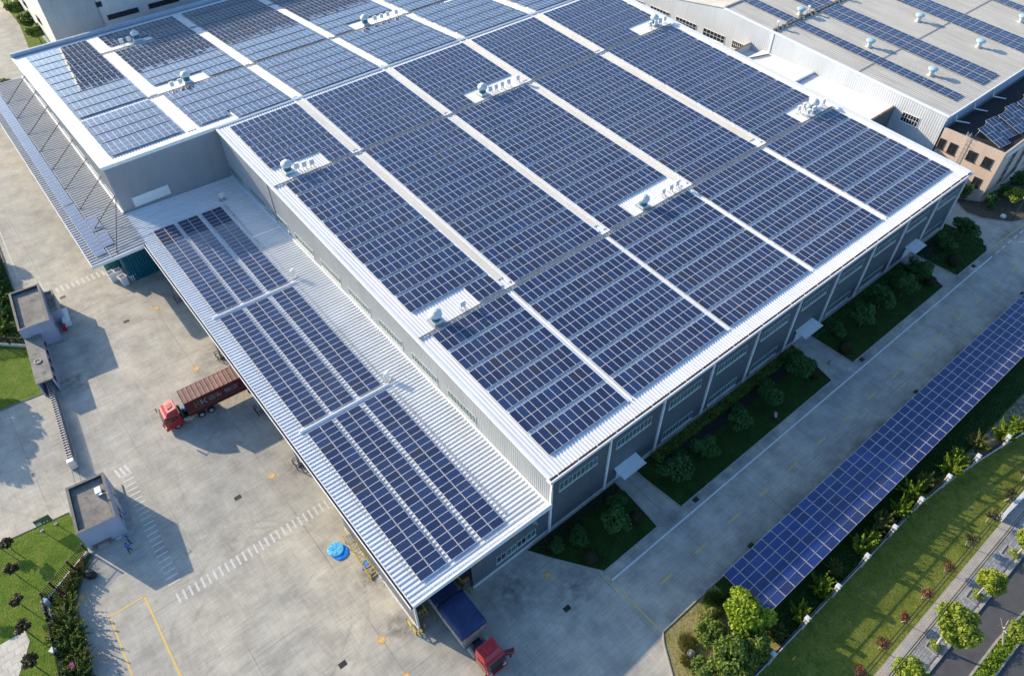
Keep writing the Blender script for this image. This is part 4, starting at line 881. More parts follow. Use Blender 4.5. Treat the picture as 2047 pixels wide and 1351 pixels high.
for k in range(n):
    y = .5 + .465 * k
    for s in (-.38, .38): m.bar((s, y, .08), (s * .8, y, 1.25), .05)
    m.bar((-.3, y, 1.25), (.3, y, 1.25), .09, .07); m.box(-.42, y - .06, 0, -.34, y + .06, .1); m.box(.34, y - .06, 0, .42, y + .06, .1)
m.build('hoop', M['frame_alu'], G)
m = MB()
for k in range(n - 1):
    y = .5 + .465 * k
    for s in (-.30, .30):
        for z0, z1 in ((.12, .62), (.62, 1.12)): m.bar((s, y, z0), (s * .92, y + .465, z1), .06); m.bar((s * .92, y, z1), (s, y + .465, z0), .06)
    m.box(-.28, y + .16, .55, .28, y + .30, .66)
m.build('lattice', M['dark'], G)  # dark bars carry the shade between the hoops in their colour
m = MB(); m.box(-.42, -.35, .1, .42, .35, 1.5); m.box(-.36, -.3, 1.5, .36, .3, 1.6); m.build('motor_head', M['frame_alu'], G)
m = MB()
for x, y in ((-.3, -.3), (.3, -.3), (-.3, .3), (.3, .3)): m.box(x - .08, y - .08, 0, x + .08, y + .08, .1)
m.build('wheel', M['black'], G)
t = struct('gate_rail', MB().box(-41.6, 44, .0, -41.5, 45, .012), M['dark']); bpy.data.objects.remove(t)
m = MB(); strip(m, (-39.6, 60), (-42.7, 31.6), .07, .009); strip(m, (-38.9, 60), (-42.0, 31.6), .07, .009); struct('gate_track', m, M['kerbdark'])
# sign board on two posts
t = thing('sign_board', 'dull green sign board on two posts at the lawn edge', 'sign', (-45.85, 38.25, 0), R(-3))
m = MB(); m.box(-.85, -.04, 1.05, .85, .04, 2.3); m.build('board', M['signgreen'], t)
m = MB(); m.box(-.75, -.06, 1.2, -.25, -.045, 1.75); m.build('symbol', plain('pale_sign_print', (.45, .55, .52), .6), t)
m = MB()
for x in (.0, .35): m.prism([(x - .1, 1.2), (x + .1, 1.2), (x, 1.55)], -.06, -.045)
m.v = [(x, z, y) for x, y, z in m.v]; m.build('symbol', plain('white_sign_print', (.6, .65, .6), .6), t)
for x in (-.78, .78): m = MB(); m.cyl((x, .06, 0), (x, .06, 2.3), .05, n=8); m.lathe((x, .06, .03), [(.22, 0), (.2, .1), (.05, .12)], 10); m.build('post', M['kerb'], t)
# blue plastic on the ground
def flatsheet(n, rad, seed):
    rr = random.Random(seed); m = MB(); N_ = 26; c = m.vert((0, 0, .12)); rings = []
    for q, z in ((.55, .13), (.93, .10), (1.0, .02)):
        rings.append([m.vert((rad * q * math.cos(2 * math.pi * k / N_) * (1 + rr.uniform(-.03, .03)), rad * q * math.sin(2 * math.pi * k / N_) * (1 + rr.uniform(-.03, .03)), z + rr.uniform(-.02, .03))) for k in range(N_)])
    for k in range(N_): j = (k + 1) % N_; m.f.append((c, rings[0][k], rings[0][j])); m.m.append(0)
    for a, b in zip(rings, rings[1:]):
        for k in range(N_): j = (k + 1) % N_; m.f.append((a[k], b[k], b[j], a[j])); m.m.append(0)
    return m
t = thing('plastic_cover', 'round bright blue plastic cover lying under the paler one in the open yard', 'plastic cover', (-20.5, 13.25, 0)); flatsheet(26, 1.0, 2).build('cover', M['bluesheet'], t)
t = thing('plastic_cover', 'round pale blue crinkled plastic cover lying on top in the open yard', 'plastic cover', (-20.75, 13.85, .14)); flatsheet(26, .95, 3).build('cover', M['cyansheet'], t)
t = thing('plastic_sheet', 'scrap of bright blue plastic lying beneath the yellow stairs', 'plastic sheet', (-19.4, 9.9, 0)); m = MB(); m.hexa([(-.3, -.2, .01), (.75, -.3, .01), (.75, .8, .01), (.1, .5, .01), (-.25, -.15, .06), (.7, -.25, .09), (.7, .75, .05), (.1, .45, .1)]); m.build('sheet', M['bluesheet'], t)

# ------------------------------------------------------------------ trucks
def wheel(par, x, y, r=.5, w=.3, side=1):
    """wheel part > rim sub-part ; axle along local y"""
    m = MB(); m.cyl((x, y - w / 2, r), (x, y + w / 2, r), r, n=22); o = m.build('wheel', M['rubber'], par)
    m = MB(); m.cyl((x, y + side * (w / 2 - .02), r), (x, y + side * (w / 2 + .02), r), r * .55, n=16); m.cyl((x, y + side * (w / 2 + .015), r), (x, y + side * (w / 2 + .05), r), r * .2, n=12); m.build('rim', M['steel'], o)
def cab(t, fx, body_mat, door_open=False):
    """tractor cab, front at x=fx (facing -x), length 2.3, width 2.45"""
    a = 1.22; L = 2.2
    m = MB()
    # lower body, raked screen, roof with aero fairing
    side = [(fx + .05, .55), (fx + L, .55), (fx + L, 2.95), (fx + .75, 2.95), (fx + .28, 2.7), (fx + .05, 1.75)]
    n = len(side); o = len(m.v)
    for s in (-1, 1):
        for x, z in side: m.v.append((x, s * (a if z < 2.5 else a - .07), z))
    for i in range(n): j = (i + 1) % n; m.f.append((o + i, o + j, o + n + j, o + n + i)); m.m.append(0)
    m.f.append(tuple(o + i for i in range(n - 1, -1, -1))); m.m.append(0); m.f.append(tuple(o + n + i for i in range(n))); m.m.append(0)
    m.hexa([(fx + .55, -a + .1, 2.951), (fx + L, -a + .1, 2.951), (fx + L, a - .1, 2.951), (fx + .55, a - .1, 2.951), (fx + .95, -a + .28, 3.3), (fx + L + .02, -a + .16, 3.62), (fx + L + .02, a - .16, 3.62), (fx + .95, a - .28, 3.3)])
    ob = m.build('cab', body_mat, t); md = ob.modifiers.new('b', 'BEVEL'); md.width = .07; md.segments = 2; md.limit_method = 'ANGLE'
    m = MB(); m.hexa([(fx + 1.15, -.42, 3.40), (fx + 1.85, -.42, 3.53), (fx + 1.85, .42, 3.53), (fx + 1.15, .42, 3.40), (fx + 1.18, -.38, 3.46), (fx + 1.82, -.38, 3.59), (fx + 1.82, .38, 3.59), (fx + 1.18, .38, 3.46)]); m.build('roof_hatch', body_mat, t)
    m = MB(); m.hexa([(fx + .02, -a + .12, 1.85), (fx + .02, a - .12, 1.85), (fx + .24, a - .16, 2.62), (fx + .24, -a + .16, 2.62), (fx + .06, -a + .12, 1.85), (fx + .06, a - .12, 1.85), (fx + .28, a - .16, 2.62), (fx + .28, -a + .16, 2.62)]); m.build('windscreen', M['glass_dark'], t)
    for s in (-1, 1):
        if door_open and s < 0:
            d = MB(); d.hexa([(fx + .55, s * a, .95), (fx + .62, s * a, .95), (fx + .15, s * (a + 1.15), .95), (fx + .10, s * (a + 1.1), .95), (fx + .55, s * a, 2.6), (fx + .62, s * a, 2.6), (fx + .2, s * (a + 1.1), 2.6), (fx + .14, s * (a + 1.06), 2.6)]); dd = d.build('door', body_mat, t)
            g = MB(); g.hexa([(fx + .50, s * (a + .12), 1.8), (fx + .63, s * (a + .12), 1.8), (fx + .2, s * (a + 1.04), 1.8), (fx + .09, s * (a + 1.0), 1.8), (fx + .50, s * (a + .12), 2.5), (fx + .63, s * (a + .12), 2.5), (fx + .22, s * (a + 1.0), 2.5), (fx + .11, s * (a + .98), 2.5)]); g.build('door_glass', M['glass_dark'], dd)
            m = MB(); m.box(fx + .6, min(s * (a - .02), s * (a + .012)), 1.0, fx + 1.5, max(s * (a - .02), s * (a + .012)), 2.55); m.build('door_opening', M['black'], t)
        else:
            m = MB(); m.box(fx + .42, min(s * (a - .02), s * (a + .015)), 1.8, fx + 1.35, max(s * (a - .02), s * (a + .015)), 2.45); m.build('side_window', M['glass_dark'], t)
        m = MB(); m.box(fx + 1.5, min(s * (a - .02), s * (a + .012)), 1.95, fx + 1.85, max(s * (a - .02), s * (a + .012)), 2.35); m.build('side_window', M['glass_dark'], t)
        m = MB(); m.bar((fx + .2, s * (a - .05), 2.5), (fx - .1, s * (a + .35), 2.45), .05); m.box(fx - .18, min(s * (a + .25), s * (a + .5)), 1.85, fx - .08, max(s * (a + .25), s * (a + .5)), 2.45); m.build('mirror', M['black'], t)
        m = MB(); m.box(fx - .04, min(s * .7, s * 1.12), .75, fx + .06, max(s * .7, s * 1.12), 1.0); m.build('headlight', M['white_box'], t)
    m = MB(); m.box(fx - .03, -.75, 1.15, fx + .06, .75, 1.65); 
    m.build('grille', M['black'], t)
    m = MB(); m.box(fx - .12, -a, .42, fx + .35, a, .8); m.build('bumper', body_mat, t)
    m = MB(); m.box(fx + 1.0, -.45, .55, fx + 6.6, .45, .95); m.build('chassis', M['black'], t)
    for y in (-1, 1):
        m = MB(); m.cyl((fx + 2.5, y * .95, .75), (fx + 3.6, y * .95, .75), .3, n=14); m.build('fuel_tank', M['kerb'], t)
        wheel(t, fx + 1.35, y * 1.0, side=y)
        for xx in (4.6, 5.9): wheel(t, fx + xx, y * .95, w=.5, side=y)
    m = MB(); m.box(fx + 2.25, -.8, .95, fx + 2.6, .8, 2.2); m.box(fx + 2.7, .2, .95, fx + 3.2, .7, 1.5); m.build('engine_gear', M['dark'], t)
# red tractor with container, backed into the shed side
t1 = thing('container_truck', 'red cab truck with maroon container backed into the shed from the yard', 'truck', (-29.35, 43.75, 0), R(-3.2))
cab(t1, 0, M['red'])
x0, x1 = 3.15, 15.4; a = 1.36
m = MB(); pr = ribs(x0 + .1, x1 - .1, .34, .12, .04, .04)
for s in (-1, 1): m.extrude([(x, s * (a - .05 + h), 1.45) for x, h in pr], (0, 0, 2.5))
m.box(x0, -a, 1.35, x1, a, 1.5); m.box(x0, -a + .02, 1.5, x0 + .1, a - .02, 4.0); m.box(x1 - .1, -a + .02, 1.5, x1, a - .02, 4.0)
for s in (-1, 1): m.box(x0, min(s * (a - .06), s * a), 3.88, x1, max(s * (a - .06), s * a), 4.02)
m.build('container', M['maroon'], t1)
m = MB(); pr = ribs(x0 + .05, x1 - .05, .62, .12, .055, .06); m.extrude([(x, -a + .02, 4.0 + h) for x, h in pr], (0, 2 * a - .04, 0)); m.build('container_roof', M['brown'], t1)
m = MB(); m.box(x0, -a - .005, 2.02, x1, -a + .0, 2.1); m.build('side_stripe', plain('dull_stripe', (.20, .13, .11), .6), t1)
m = MB(); m.box(3.2, -.5, .95, x1 - .2, .5, 1.34); m.build('trailer_frame', M['black'], t1)
for y in (-1, 1):
    for xx in (11.6, 12.9, 14.2): wheel(t1, xx, y * 1.05, w=.35, side=y)
m = MB(); m.box(2.85, .1, 1.2, 3.1, .8, 1.75); m.build('blue_drum', plain('sky_blue_plastic', (.05, .30, .55), .5), t1)
def lettering(txt, par, loc, rot, size, mat, name='lettering'):
    c = bpy.data.curves.new('lettering', 'FONT'); c.body = txt; c.size = size; c.align_x = 'LEFT'; c.extrude = .004; c.offset = .012
    o = bpy.data.objects.new('tmp', c); COL.objects.link(o); dg = bpy.context.evaluated_depsgraph_get(); me = bpy.data.meshes.new_from_object(o.evaluated_get(dg)); bpy.data.objects.remove(o)
    me.materials.clear(); me.materials.append(mat); q = bpy.data.objects.new(name, me); COL.objects.link(q); q.parent = par; q.location = loc; q.rotation_euler = rot; return q
lettering('\u8fc5\u5b89', t1, (6.15, -a - .012, 2.55), (R(90), 0, 0), .95, M['lettering']); lettering('\u7269\u6d41', t1, (8.35, -a - .012, 2.55), (R(90), 0, 0), .95, M['lettering'])
def emblem(x, mat):
    m = MB(); y = -a - .014
    for q in ([(0, 0), (.22, 0), (.22, .95), (0, .95)], [(.22, .38), (.62, .95), (.86, .95), (.42, .46)], [(.30, .52), (.62, 0), (.88, 0), (.42, .60)]): m.face([(x + u, y, 2.45 + v) for u, v in q])
    m.build('emblem', mat, t1)
emblem(4.3, M['olive']); emblem(5.15, M['lettering'])
# red tractor with tarpaulin-covered load, leaving the shed
t2 = thing('tarpaulin_truck', 'red cab truck with blue tarpaulin load driving out of the shed, door open', 'truck', (-14.65, -8.85, 0), R(90))
cab(t2, 0, M['red'], True)
def bulge(m, x0, x1, a, z0, z1, seed, nx=16, ny=8):
    rr = random.Random(seed); g = []
    for i in range(nx + 1):
        row = []
        for j in range(ny + 1):
            u = i / nx; v = j / ny; e = min(u, 1 - u) * 8; ee = min(v, 1 - v) * 8
            row.append(m.vert((x0 + (x1 - x0) * u, -a + 2 * a * v, z1 + rr.uniform(-.03, .03) - .10 * (1 - min(1, e)) - .12 * (1 - min(1, ee)))))
        g.append(row)
    for i in range(nx):
        for j in range(ny): m.f.append((g[i][j], g[i + 1][j], g[i + 1][j + 1], g[i][j + 1])); m.m.append(0)
    def skirt(seq):
        lo = [m.vert((m.v[k][0] + rr.uniform(-.03, .03), m.v[k][1] * 1.01 + rr.uniform(-.02, .02), z0 + rr.uniform(-.07, .07))) for k in seq]
        for k in range(len(seq) - 1): m.f.append((seq[k], lo[k], lo[k + 1], seq[k + 1])); m.m.append(0)
    skirt([g[i][0] for i in range(nx + 1)]); skirt([g[i][ny] for i in range(nx, -1, -1)]); skirt([g[0][j] for j in range(ny, -1, -1)]); skirt([g[nx][j] for j in range(ny + 1)])
m = MB(); bulge(m, 3.85, 8.2, 1.6, 3.0, 3.8, 5); m.build('tarpaulin', M['tarp'], t2, True)
m = MB(); bulge(m, 8.3, 16.5, 1.5, 2.4, 3.2, 6); m.build('tarpaulin', M['tarp'], t2, True)
m = MB(); m.box(3.8, -1.5, 1.2, 16.5, 1.5, 1.45)
for s in (-1, 1): m.box(3.8, min(s * 1.42, s * 1.5), 1.45, 16.5, max(s * 1.42, s * 1.5), 1.9)
m.build('flatbed', M['kerb'], t2)
m = MB(); bulge(m, 3.9, 16.4, 1.55, 1.5, 3.02, 8); m.build('load', plain('grey_wrapped_load', (.34, .32, .28), .8, vary=.3), t2, False)
m = MB(); m.box(2.6, -.5, .95, 3.4, .3, 1.15); m.build('blue_drum', M['tarp'], t2)
for y in (-1, 1):
    for xx in (12.2, 13.5): wheel(t2, xx, y * 1.05, w=.35, side=y)
m = MB(); m.box(.02, -.6, 1.72, .07, .7, 1.84); m.build('green_strip', plain('green_screen_strip', (.03, .10, .04), .4), t2)

# ------------------------------------------------------------------ two people by the guardhouse
def person(lab, x, y, rz_, hgt, lean, step):
    root = thing('person', lab, 'person', (x, y, 0), rz_, 'people beside the lower guardhouse')
    bm = bmesh.new(); J = {}
    def v(n, p, r): J[n] = (bm.verts.new(p), r)
    k = hgt / 1.72
    v('pel', (0, 0, .93), .125); v('wai', (0, .02 * lean, 1.08), .12); v('che', (0, .05 * lean, 1.30), .145); v('nek', (0, .08 * lean, 1.47), .055); v('hea', (0, .10 * lean, 1.56), .085); v('hed', (0, .11 * lean, 1.66), .088)
    for s, nm in ((-1, 'L'), (1, 'R')):
        v('sh' + nm, (s * .18, .05 * lean, 1.38), .062); v('el' + nm, (s * .25, .03 + .1 * lean * (s > 0), 1.12), .045); v('wr' + nm, (s * .22, .16 + .12 * (s > 0), .98 + .1 * (s > 0)), .033); v('hn' + nm, (s * .21, .22 + .12 * (s > 0), .93 + .12 * (s > 0)), .036)
        v('hi' + nm, (s * .095, 0, .86), .088); v('kn' + nm, (s * .10, .03 + s * step * .5, .48), .062); v('an' + nm, (s * .10, s * step, .09), .042); v('to' + nm, (s * .11, s * step + .15, .045), .042)
    ed = [('pel', 'wai'), ('wai', 'che'), ('che', 'nek'), ('nek', 'hea'), ('hea', 'hed')]
    for nm in 'LR': ed += [('che', 'sh' + nm), ('sh' + nm, 'el' + nm), ('el' + nm, 'wr' + nm), ('wr' + nm, 'hn' + nm), ('pel', 'hi' + nm), ('hi' + nm, 'kn' + nm), ('kn' + nm, 'an' + nm), ('an' + nm, 'to' + nm)]
    for a, b in ed: bm.edges.new((J[a][0], J[b][0]))
    me = bpy.data.meshes.new('body'); names = list(J); bm.to_mesh(me); bm.free()
    o = bpy.data.objects.new('body', me); COL.objects.link(o)
    md = o.modifiers.new('s', 'SKIN'); 
    for i, n_ in enumerate(names): me.skin_vertices[0].data[i].radius = (J[n_][1], J[n_][1]); me.skin_vertices[0].data[i].use_root = (n_ == 'pel')
    o.modifiers.new('u', 'SUBSURF').levels = 2
    dg = bpy.context.evaluated_depsgraph_get(); dg.update(); me2 = bpy.data.meshes.new_from_object(o.evaluated_get(dg)); bpy.data.objects.remove(o)
    me2.materials.clear()
    for q in (M['shirt'], M['trousers'], M['skin'], M['hair']): me2.materials.append(q)
    for p in me2.polygons:
        c = p.center; hand = abs(c.x) > .16 and c.z < 1.04 and c.y > .1
        p.material_index = 2 if (c.z > 1.47 or hand) else (1 if c.z < .93 else 0); p.use_smooth = True
        if c.z < .07: p.material_index = 3
    b = bpy.data.objects.new('body', me2); COL.objects.link(b); b.parent = root; b.scale = (k, k, k)
    m = MB(); hy = .10 * lean
    m.lathe((0, hy, 1.60), [(.098, 0), (.108, .06), (.10, .12), (.07, .16), (.02, .178)], 14); h = m.build('hair', M['hair'], root, True); h.scale = (k, k, k)
    return root
person('person in blue jacket standing nearer the guardhouse door, facing away', -39.0, 30.0, R(-100), 1.72, .5, .05)
person('person in blue jacket and black trousers mid step, bending slightly forward', -39.35, 28.9, R(-20), 1.74, 1.4, .18)

# ------------------------------------------------------------------ carport along the road
Cp = thing('solar_carport', 'long flat carport roofed with deep blue solar panels beside the road', 'carport', (10.1, -23.1, 0))
def cpz(y): return 2.92 + (y + 17.25) * .035
m = MB(); X1 = 83.0
for y in (-17.3, -19.2, -21.1, -23.05): m.box(10.1, y - .05, cpz(y) - .2, X1, y + .05, cpz(y) - .06)
for k in range(14): x = 11.2 + 5.4 * k; m.bar((x, -17.35, cpz(-17.35) - .28), (x, -23.05, cpz(-23.05) - .28), .12, .16)
P(m, 'frame', M['frame_alu'], Cp)
for k in range(14): x = 11.2 + 5.4 * k; m = MB(); m.box(x - .08, -22.6, .05, x + .08, -22.44, 2.45); m.box(x - .2, -22.72, .05, x + .2, -22.32, .12); m.bar((x, -22.5, 1.4), (x, -20.2, 2.52), .1); P(m, 'post', M['frame_alu'], Cp)
n = 0; sheetm = MB(); PANEL_CP = PANEL_SQ.copy(); PANEL_CP.materials[1] = M['pv_blue']  # bluer cells: reflected zenith sky put into the tint
pos = sorted([(10.95 + 1.672 * i, -17.75 - .972 * j) for i in range(43) for j in range(6)], key=lambda q: (Vector((q[0], q[1], 2.8)) - CAM).length)
for q in pos:
    z = cpz(q[1]); n += 1
    if n <= 100:
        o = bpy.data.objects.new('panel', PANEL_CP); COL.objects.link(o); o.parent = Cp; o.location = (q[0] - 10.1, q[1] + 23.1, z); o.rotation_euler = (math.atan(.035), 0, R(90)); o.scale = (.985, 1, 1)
    else:
        a, b = 1.63 / 2, .95 / 2; s = .035
        def Z(d): return z + d * s
        sheetm.hexa([(q[0] - a, q[1] - b, Z(-b)), (q[0] + a, q[1] - b, Z(-b)), (q[0] + a, q[1] + b, Z(b)), (q[0] - a, q[1] + b, Z(b)), (q[0] - a, q[1] - b, Z(-b) + .035), (q[0] + a, q[1] - b, Z(-b) + .035), (q[0] + a, q[1] + b, Z(b) + .035), (q[0] - a, q[1] + b, Z(b) + .035)], 0)
        c, d = a - .022, b - .022
        sheetm.face([(q[0] - c, q[1] - d, Z(-d) + .038), (q[0] + c, q[1] - d, Z(-d) + .038), (q[0] + c, q[1] + d, Z(d) + .038), (q[0] - c, q[1] + d, Z(d) + .038)], 1)
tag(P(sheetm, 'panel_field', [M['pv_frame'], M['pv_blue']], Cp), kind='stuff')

# ------------------------------------------------------------------ fences
FL = [(-8, -25.9), (2, -25.95), (36.2, -26.05), (41.5, -26.5), (47.1, -27.3), (53.5, -28.4), (60.5, -29.8), (68, -31.4)]
def along(x):
    for (a, ya), (b, yb) in zip(FL, FL[1:]):
        if a <= x <= b: return ya + (yb - ya) * (x - a) / (b - a)
px_ = [-3.6, 2.1, 7.75, 13.5, 19.1, 24.7, 30.3, 36.1, 41.6, 47.2, 53.0, 59.0, 65.0]
pil = None
Fn = thing('slat_fence', 'dark slatted fence on a low white wall between white pillars, beside the verge', 'fence', (-8, -25.9, 0))
m = MB(); 
for a, b in zip(FL, FL[1:]): m.bar((a[0], a[1], .25), (b[0], b[1], .25), .22, .5); m.bar((a[0], a[1], .53), (b[0], b[1], .53), .3, .06)
P(m, 'base_wall', M['rail_white'], Fn)
m = MB()
for a, b in zip(px_, px_[1:]):
    A_ = Vector((a, along(a), 0)); B_ = Vector((b, along(b), 0))
    for z in (.72, 1.45, 2.15): m.bar(A_ + Vector((0, 0, z)), B_ + Vector((0, 0, z)), .07, .09 if z != 1.45 else .2)
    k = int((b - a) / .19)
    for i in range(1, k): q = A_.lerp(B_, i / k); m.box(q.x - .022, q.y - .022, .56, q.x + .022, q.y + .022, 2.3)
P(m, 'slats', M['black'], Fn)
for i, x in enumerate(px_):
    y = along(x)
    m = MB(); m.box(x - .22, y - .22, 0, x + .22, y + .22, 2.3); m.box(x - .28, y - .28, 2.3, x + .28, y + .28, 2.42); m.box(x - .15, y - .15, 2.42, x + .15, y + .15, 2.5); P(m, 'pillar', M['rail_white'], Fn)
def iron_fence(lab, pts, base, par_mat=None):
    t = thing('iron_fence', lab, 'fence', (*pts[0], 0)); m = MB()
    for a, b in zip(pts, pts[1:]): m.bar((*a, base / 2), (*b, base / 2), .24, base)
    P(m, 'base_wall', M['rail_white'], t); m = MB()
    for a, b in zip(pts, pts[1:]):
        A_ = Vector((*a, 0)); B_ = Vector((*b, 0)); L = (B_ - A_).length
        for z in (base + .15, 1.75): m.bar(A_ + Vector((0, 0, z)), B_ + Vector((0, 0, z)), .06)
        k = int(L / .19)
        for i in range(k + 1): q = A_.lerp(B_, i / k); m.box(q.x - .025, q.y - .025, base, q.x + .025, q.y + .025, 2.0)
        for i in range(int(L / 2.6) + 1): q = A_.lerp(B_, min(1, i * 2.6 / L)); m.box(q.x - .08, q.y - .08, base, q.x + .08, q.y + .08, 2.1)
    P(m, 'bars', M['black'], t); return t
iron_fence('black iron fence on a low white wall running from the lower guardhouse into the hedge', [(-43.2, 32.0), (-45.2, 30.9), (-48.6, 28.9), (-48.9, 25.5), (-49.3, 21.2), (-49.8, 17), (-50.5, 10)], .45)
iron_fence('black iron fence on a low white wall left of the upper guardhouse', [(-39.6, 71.2), (-42.7, 74.2), (-50, 77.5), (-60, 80)], .45)
for x, y, w, c in ((-48.5, 28.0, 'white fence post cap with rolled dark cloth beside it, on the lawn edge', 1), (-49.4, 21.9, 'white fence post cap half buried in the lower hedge', 0)):
    t = thing('gate_post', w, 'post', (x, y, 0), R(35)); m = MB(); m.box(-.2, -.2, 0, .2, .2, 1.6); m.box(-.26, -.26, 1.6, .26, .26, 1.72); m.build('post', M['rail_white'], t)
    if c: m = MB(); m.cyl((-.7, .25, .35), (.9, .5, .5), .22, n=10); m.cyl((-.5, .6, .25), (.8, .8, .3), .2, n=10); m.build('rolled_cloth', plain('dark_purple_cloth', (.06, .06, .13), .8, vary=.4), t)
t = thing('covered_bundle', 'black plastic wrapped bundle at the hedge corner by the lower guardhouse', 'bundle', (-43.9, 28.9, 0), R(30)); m = MB(); m.lathe((0, 0, 0), [(.45, 0), (.55, .2), (.48, .5), (.32, .7), (.08, .75)], 12)
m.v = [(x * 1.0 + random.uniform(-.06, .06), y * 1.5 + random.uniform(-.06, .06), z + random.uniform(-.05, .05)) for x, y, z in m.v]; m.build('wrapping', M['black'], t)
t = thing('white_rail', 'thick white stone rail beginning partway along the pavement edge', 'rail', (42.7, -33.25, 0)); m = MB(); m.bar((42.7, -33.25, .35), (62, -34.2, .35), .35, .7); m.bar((42.6, -33.24, .74), (62, -34.2, .74), .5, .1); P(m, 'wall', M['rail_white'], t); m = MB(); m.box(42.4, -33.55, 0, 43.0, -32.95, .9); P(m, 'end_post', M['rail_white'], t)
for k, (y, w) in enumerate(((-34.42, 'left one of the pair over the pavement'), (-34.62, 'right one of the pair over the pavement'), (-32.75, 'left one of the pair over the verge'), (-33.05, 'right one of the pair over the verge'))):
    m = MB(); a = Vector((-25, y, 8.2)); b = Vector((75, y + .3, 8.2)); N_ = 24
    pts = [a.lerp(b, i / N_) + Vector((0, 0, -1.2 * (1 - (2 * i / N_ - 1) ** 2))) for i in range(N_ + 1)]
    for p_, q_ in zip(pts, pts[1:]): m.cyl(p_, q_, .045, n=5, cap=False)
    tag(m.build('overhead_cable', M['black']), 'thin black overhead cable, ' + w, 'cable', 'overhead cables along the pavement')
for x, y, h, w in ((101.7, -6.7, 4.2, 'beside the yellow green tree in front of the pink office'),):
    t = thing('street_lamp', 'slim lamp post with white head before the pink office', 'lamp post', (x, y, 0)); m = MB(); m.cyl((0, 0, 0), (0, 0, h), .07, .05, n=8); m.lathe((0, 0, 0), [(.2, 0), (.18, .1), (.08, .14)], 10); m.build('pole', M['dark'], t); m = MB(); m.lathe((0, 0, h), [(.1, 0), (.3, .12), (.32, .3), (.2, .48), (.02, .55)], 14); m.build('lamp_head', M['white_box'], t, True)
t = thing('boulder', 'round white stone on the bare soil before the pink office', 'stone', (100.8, -5.3, 0)); m = MB(); m.lathe((0, 0, 0), [(.4, 0), (.5, .25), (.38, .5), (.1, .62)], 12); m.build('stone', M['rail_white'], t, True)
for x, y, s, w in ((2.1, -20.3, .6, 'half hidden by shrubs at the dry grass corner'), (48.6, -5.9, .45, 'beside the clipped bush near the middle entrance'), (92.5, -2.2, .4, 'in the far flower bed')):
    t = thing('boulder', 'pale garden stone ' + w, 'stone', (x, y, 0)); m = MB(); m.lathe((0, 0, 0), [(s * .8, 0), (s, s * .4), (s * .7, s * .8), (.1, s)], 10); m.v = [(a + random.uniform(-.08, .08), b * .7 + random.uniform(-.08, .08), c) for a, b, c in m.v]; m.build('stone', M['kerb'], t)
for x, y, w in ((34.5, -6.8, 'tiny pink and red notice on a stake in the flower bed'), (90.6, -7.0, 'tiny pink notice on stakes in the far flower bed')):
    t = thing('garden_notice', w, 'notice', (x, y, 0), R(30)); m = MB(); m.bar((0, 0, 0), (0, 0, .5), .05); m.build('stake', M['dark'], t); m = MB(); m.hexa([(-.45, -.2, .45), (.45, -.2, .45), (.45, .2, .6), (-.45, .2, .6), (-.45, -.2, .49), (.45, -.2, .49), (.45, .2, .64), (-.45, .2, .64)]); m.build('plate', plain('faded_pink', (.45, .2, .24), .6), t)
t = thing('cloth', 'scrap of magenta cloth caught in the lower hedge', 'cloth', (-48.3, 18.9, 1.6)); m = MB(); m.hexa([(-.2, -.35, 0), (.2, -.3, 0), (.25, .35, .1), (-.2, .3, .05), (-.15, -.3, .1), (.2, -.25, .12), (.2, .3, .2), (-.15, .3, .18)]); m.build('cloth', M['purple'], t)
# ------------------------------------------------------------------ vegetation
def leaf(m, c, nrm, s, rr, asp=.62):
    nrm = nrm.normalized(); t = nrm.cross(Vector((rr.uniform(-1, 1), rr.uniform(-1, 1), rr.uniform(-1, 1))))
    if t.length < 1e-4: t = Vector((1, 0, 0))
    t.normalize(); b = nrm.cross(t); a = s * rr.uniform(.7, 1.3)
    m.face([c - t * a, c + b * a * asp, c + t * a, c - b * a * asp])
def rdir(rr):
    z = rr.uniform(-1, 1); a = rr.uniform(0, 6.2832); q = math.sqrt(1 - z * z); return Vector((q * math.cos(a), q * math.sin(a), z))
def crown(blobs, n, s, seed, fill=.45, cut=None):
    rr = random.Random(seed); m = MB(); tot = sum(b[3] * b[4] for b in blobs)
    for cx, cy, cz_, rx, ry, rz_ in blobs:
        k = int(n * rx * ry / tot)
        for _ in range(k):
            d = rdir(rr); q = rr.uniform(fill, 1) ** .6
            if d.z < -.45: q *= .8
            p = Vector((cx + d.x * rx * q, cy + d.y * ry * q, cz_ + d.z * rz_ * q))
            leaf(m, p, d * .8 + rdir(rr) * .75 + Vector((0, 0, .35)), s, rr)
    return m
def blobs_round(r, h, n, seed, flat=.8, br=.5):
    """n lobes scattered over a dome of radius r centred at height h : an uneven outline"""
    rr = random.Random(seed); out = [(0, 0, h, r * .62, r * .62, r * flat * .62)]
    for k in range(n):
        d = rdir(rr); d.z = d.z * .75 + .12; q = r * rr.uniform(.5, .78); b = r * br * rr.uniform(.55, 1.1)
        out.append((d.x * q, d.y * q, h + d.z * q * flat, b, b, b * .8))
    return out
def trunk(m, h, r, seed, limbs=4, spread=.8, lean=(0, 0)):
    rr = random.Random(seed); top = Vector((lean[0], lean[1], h)); m.cyl((0, 0, 0), top, r, r * .6, 8)
    for k in range(limbs):
        a = 6.28 * k / limbs + rr.uniform(-.4, .4); m.cyl(top * rr.uniform(.75, .98), top + Vector((math.cos(a) * spread, math.sin(a) * spread, spread * rr.uniform(.5, 1.1))), r * .5, r * .18, 6)
def tree_proto(name, cat, crown_mb, leafm, th=None, tr=.1, barkm=None, seed=1, limbs=4, spread=.8, lean=(0, 0), part='crown', tp='trunk'):
    t = thing(name, '', cat)
    if th: m = MB(); trunk(m, th, tr, seed, limbs, spread, lean); m.build(tp, barkm or M['bark'], t)
    crown_mb.build(part, leafm, t); return t
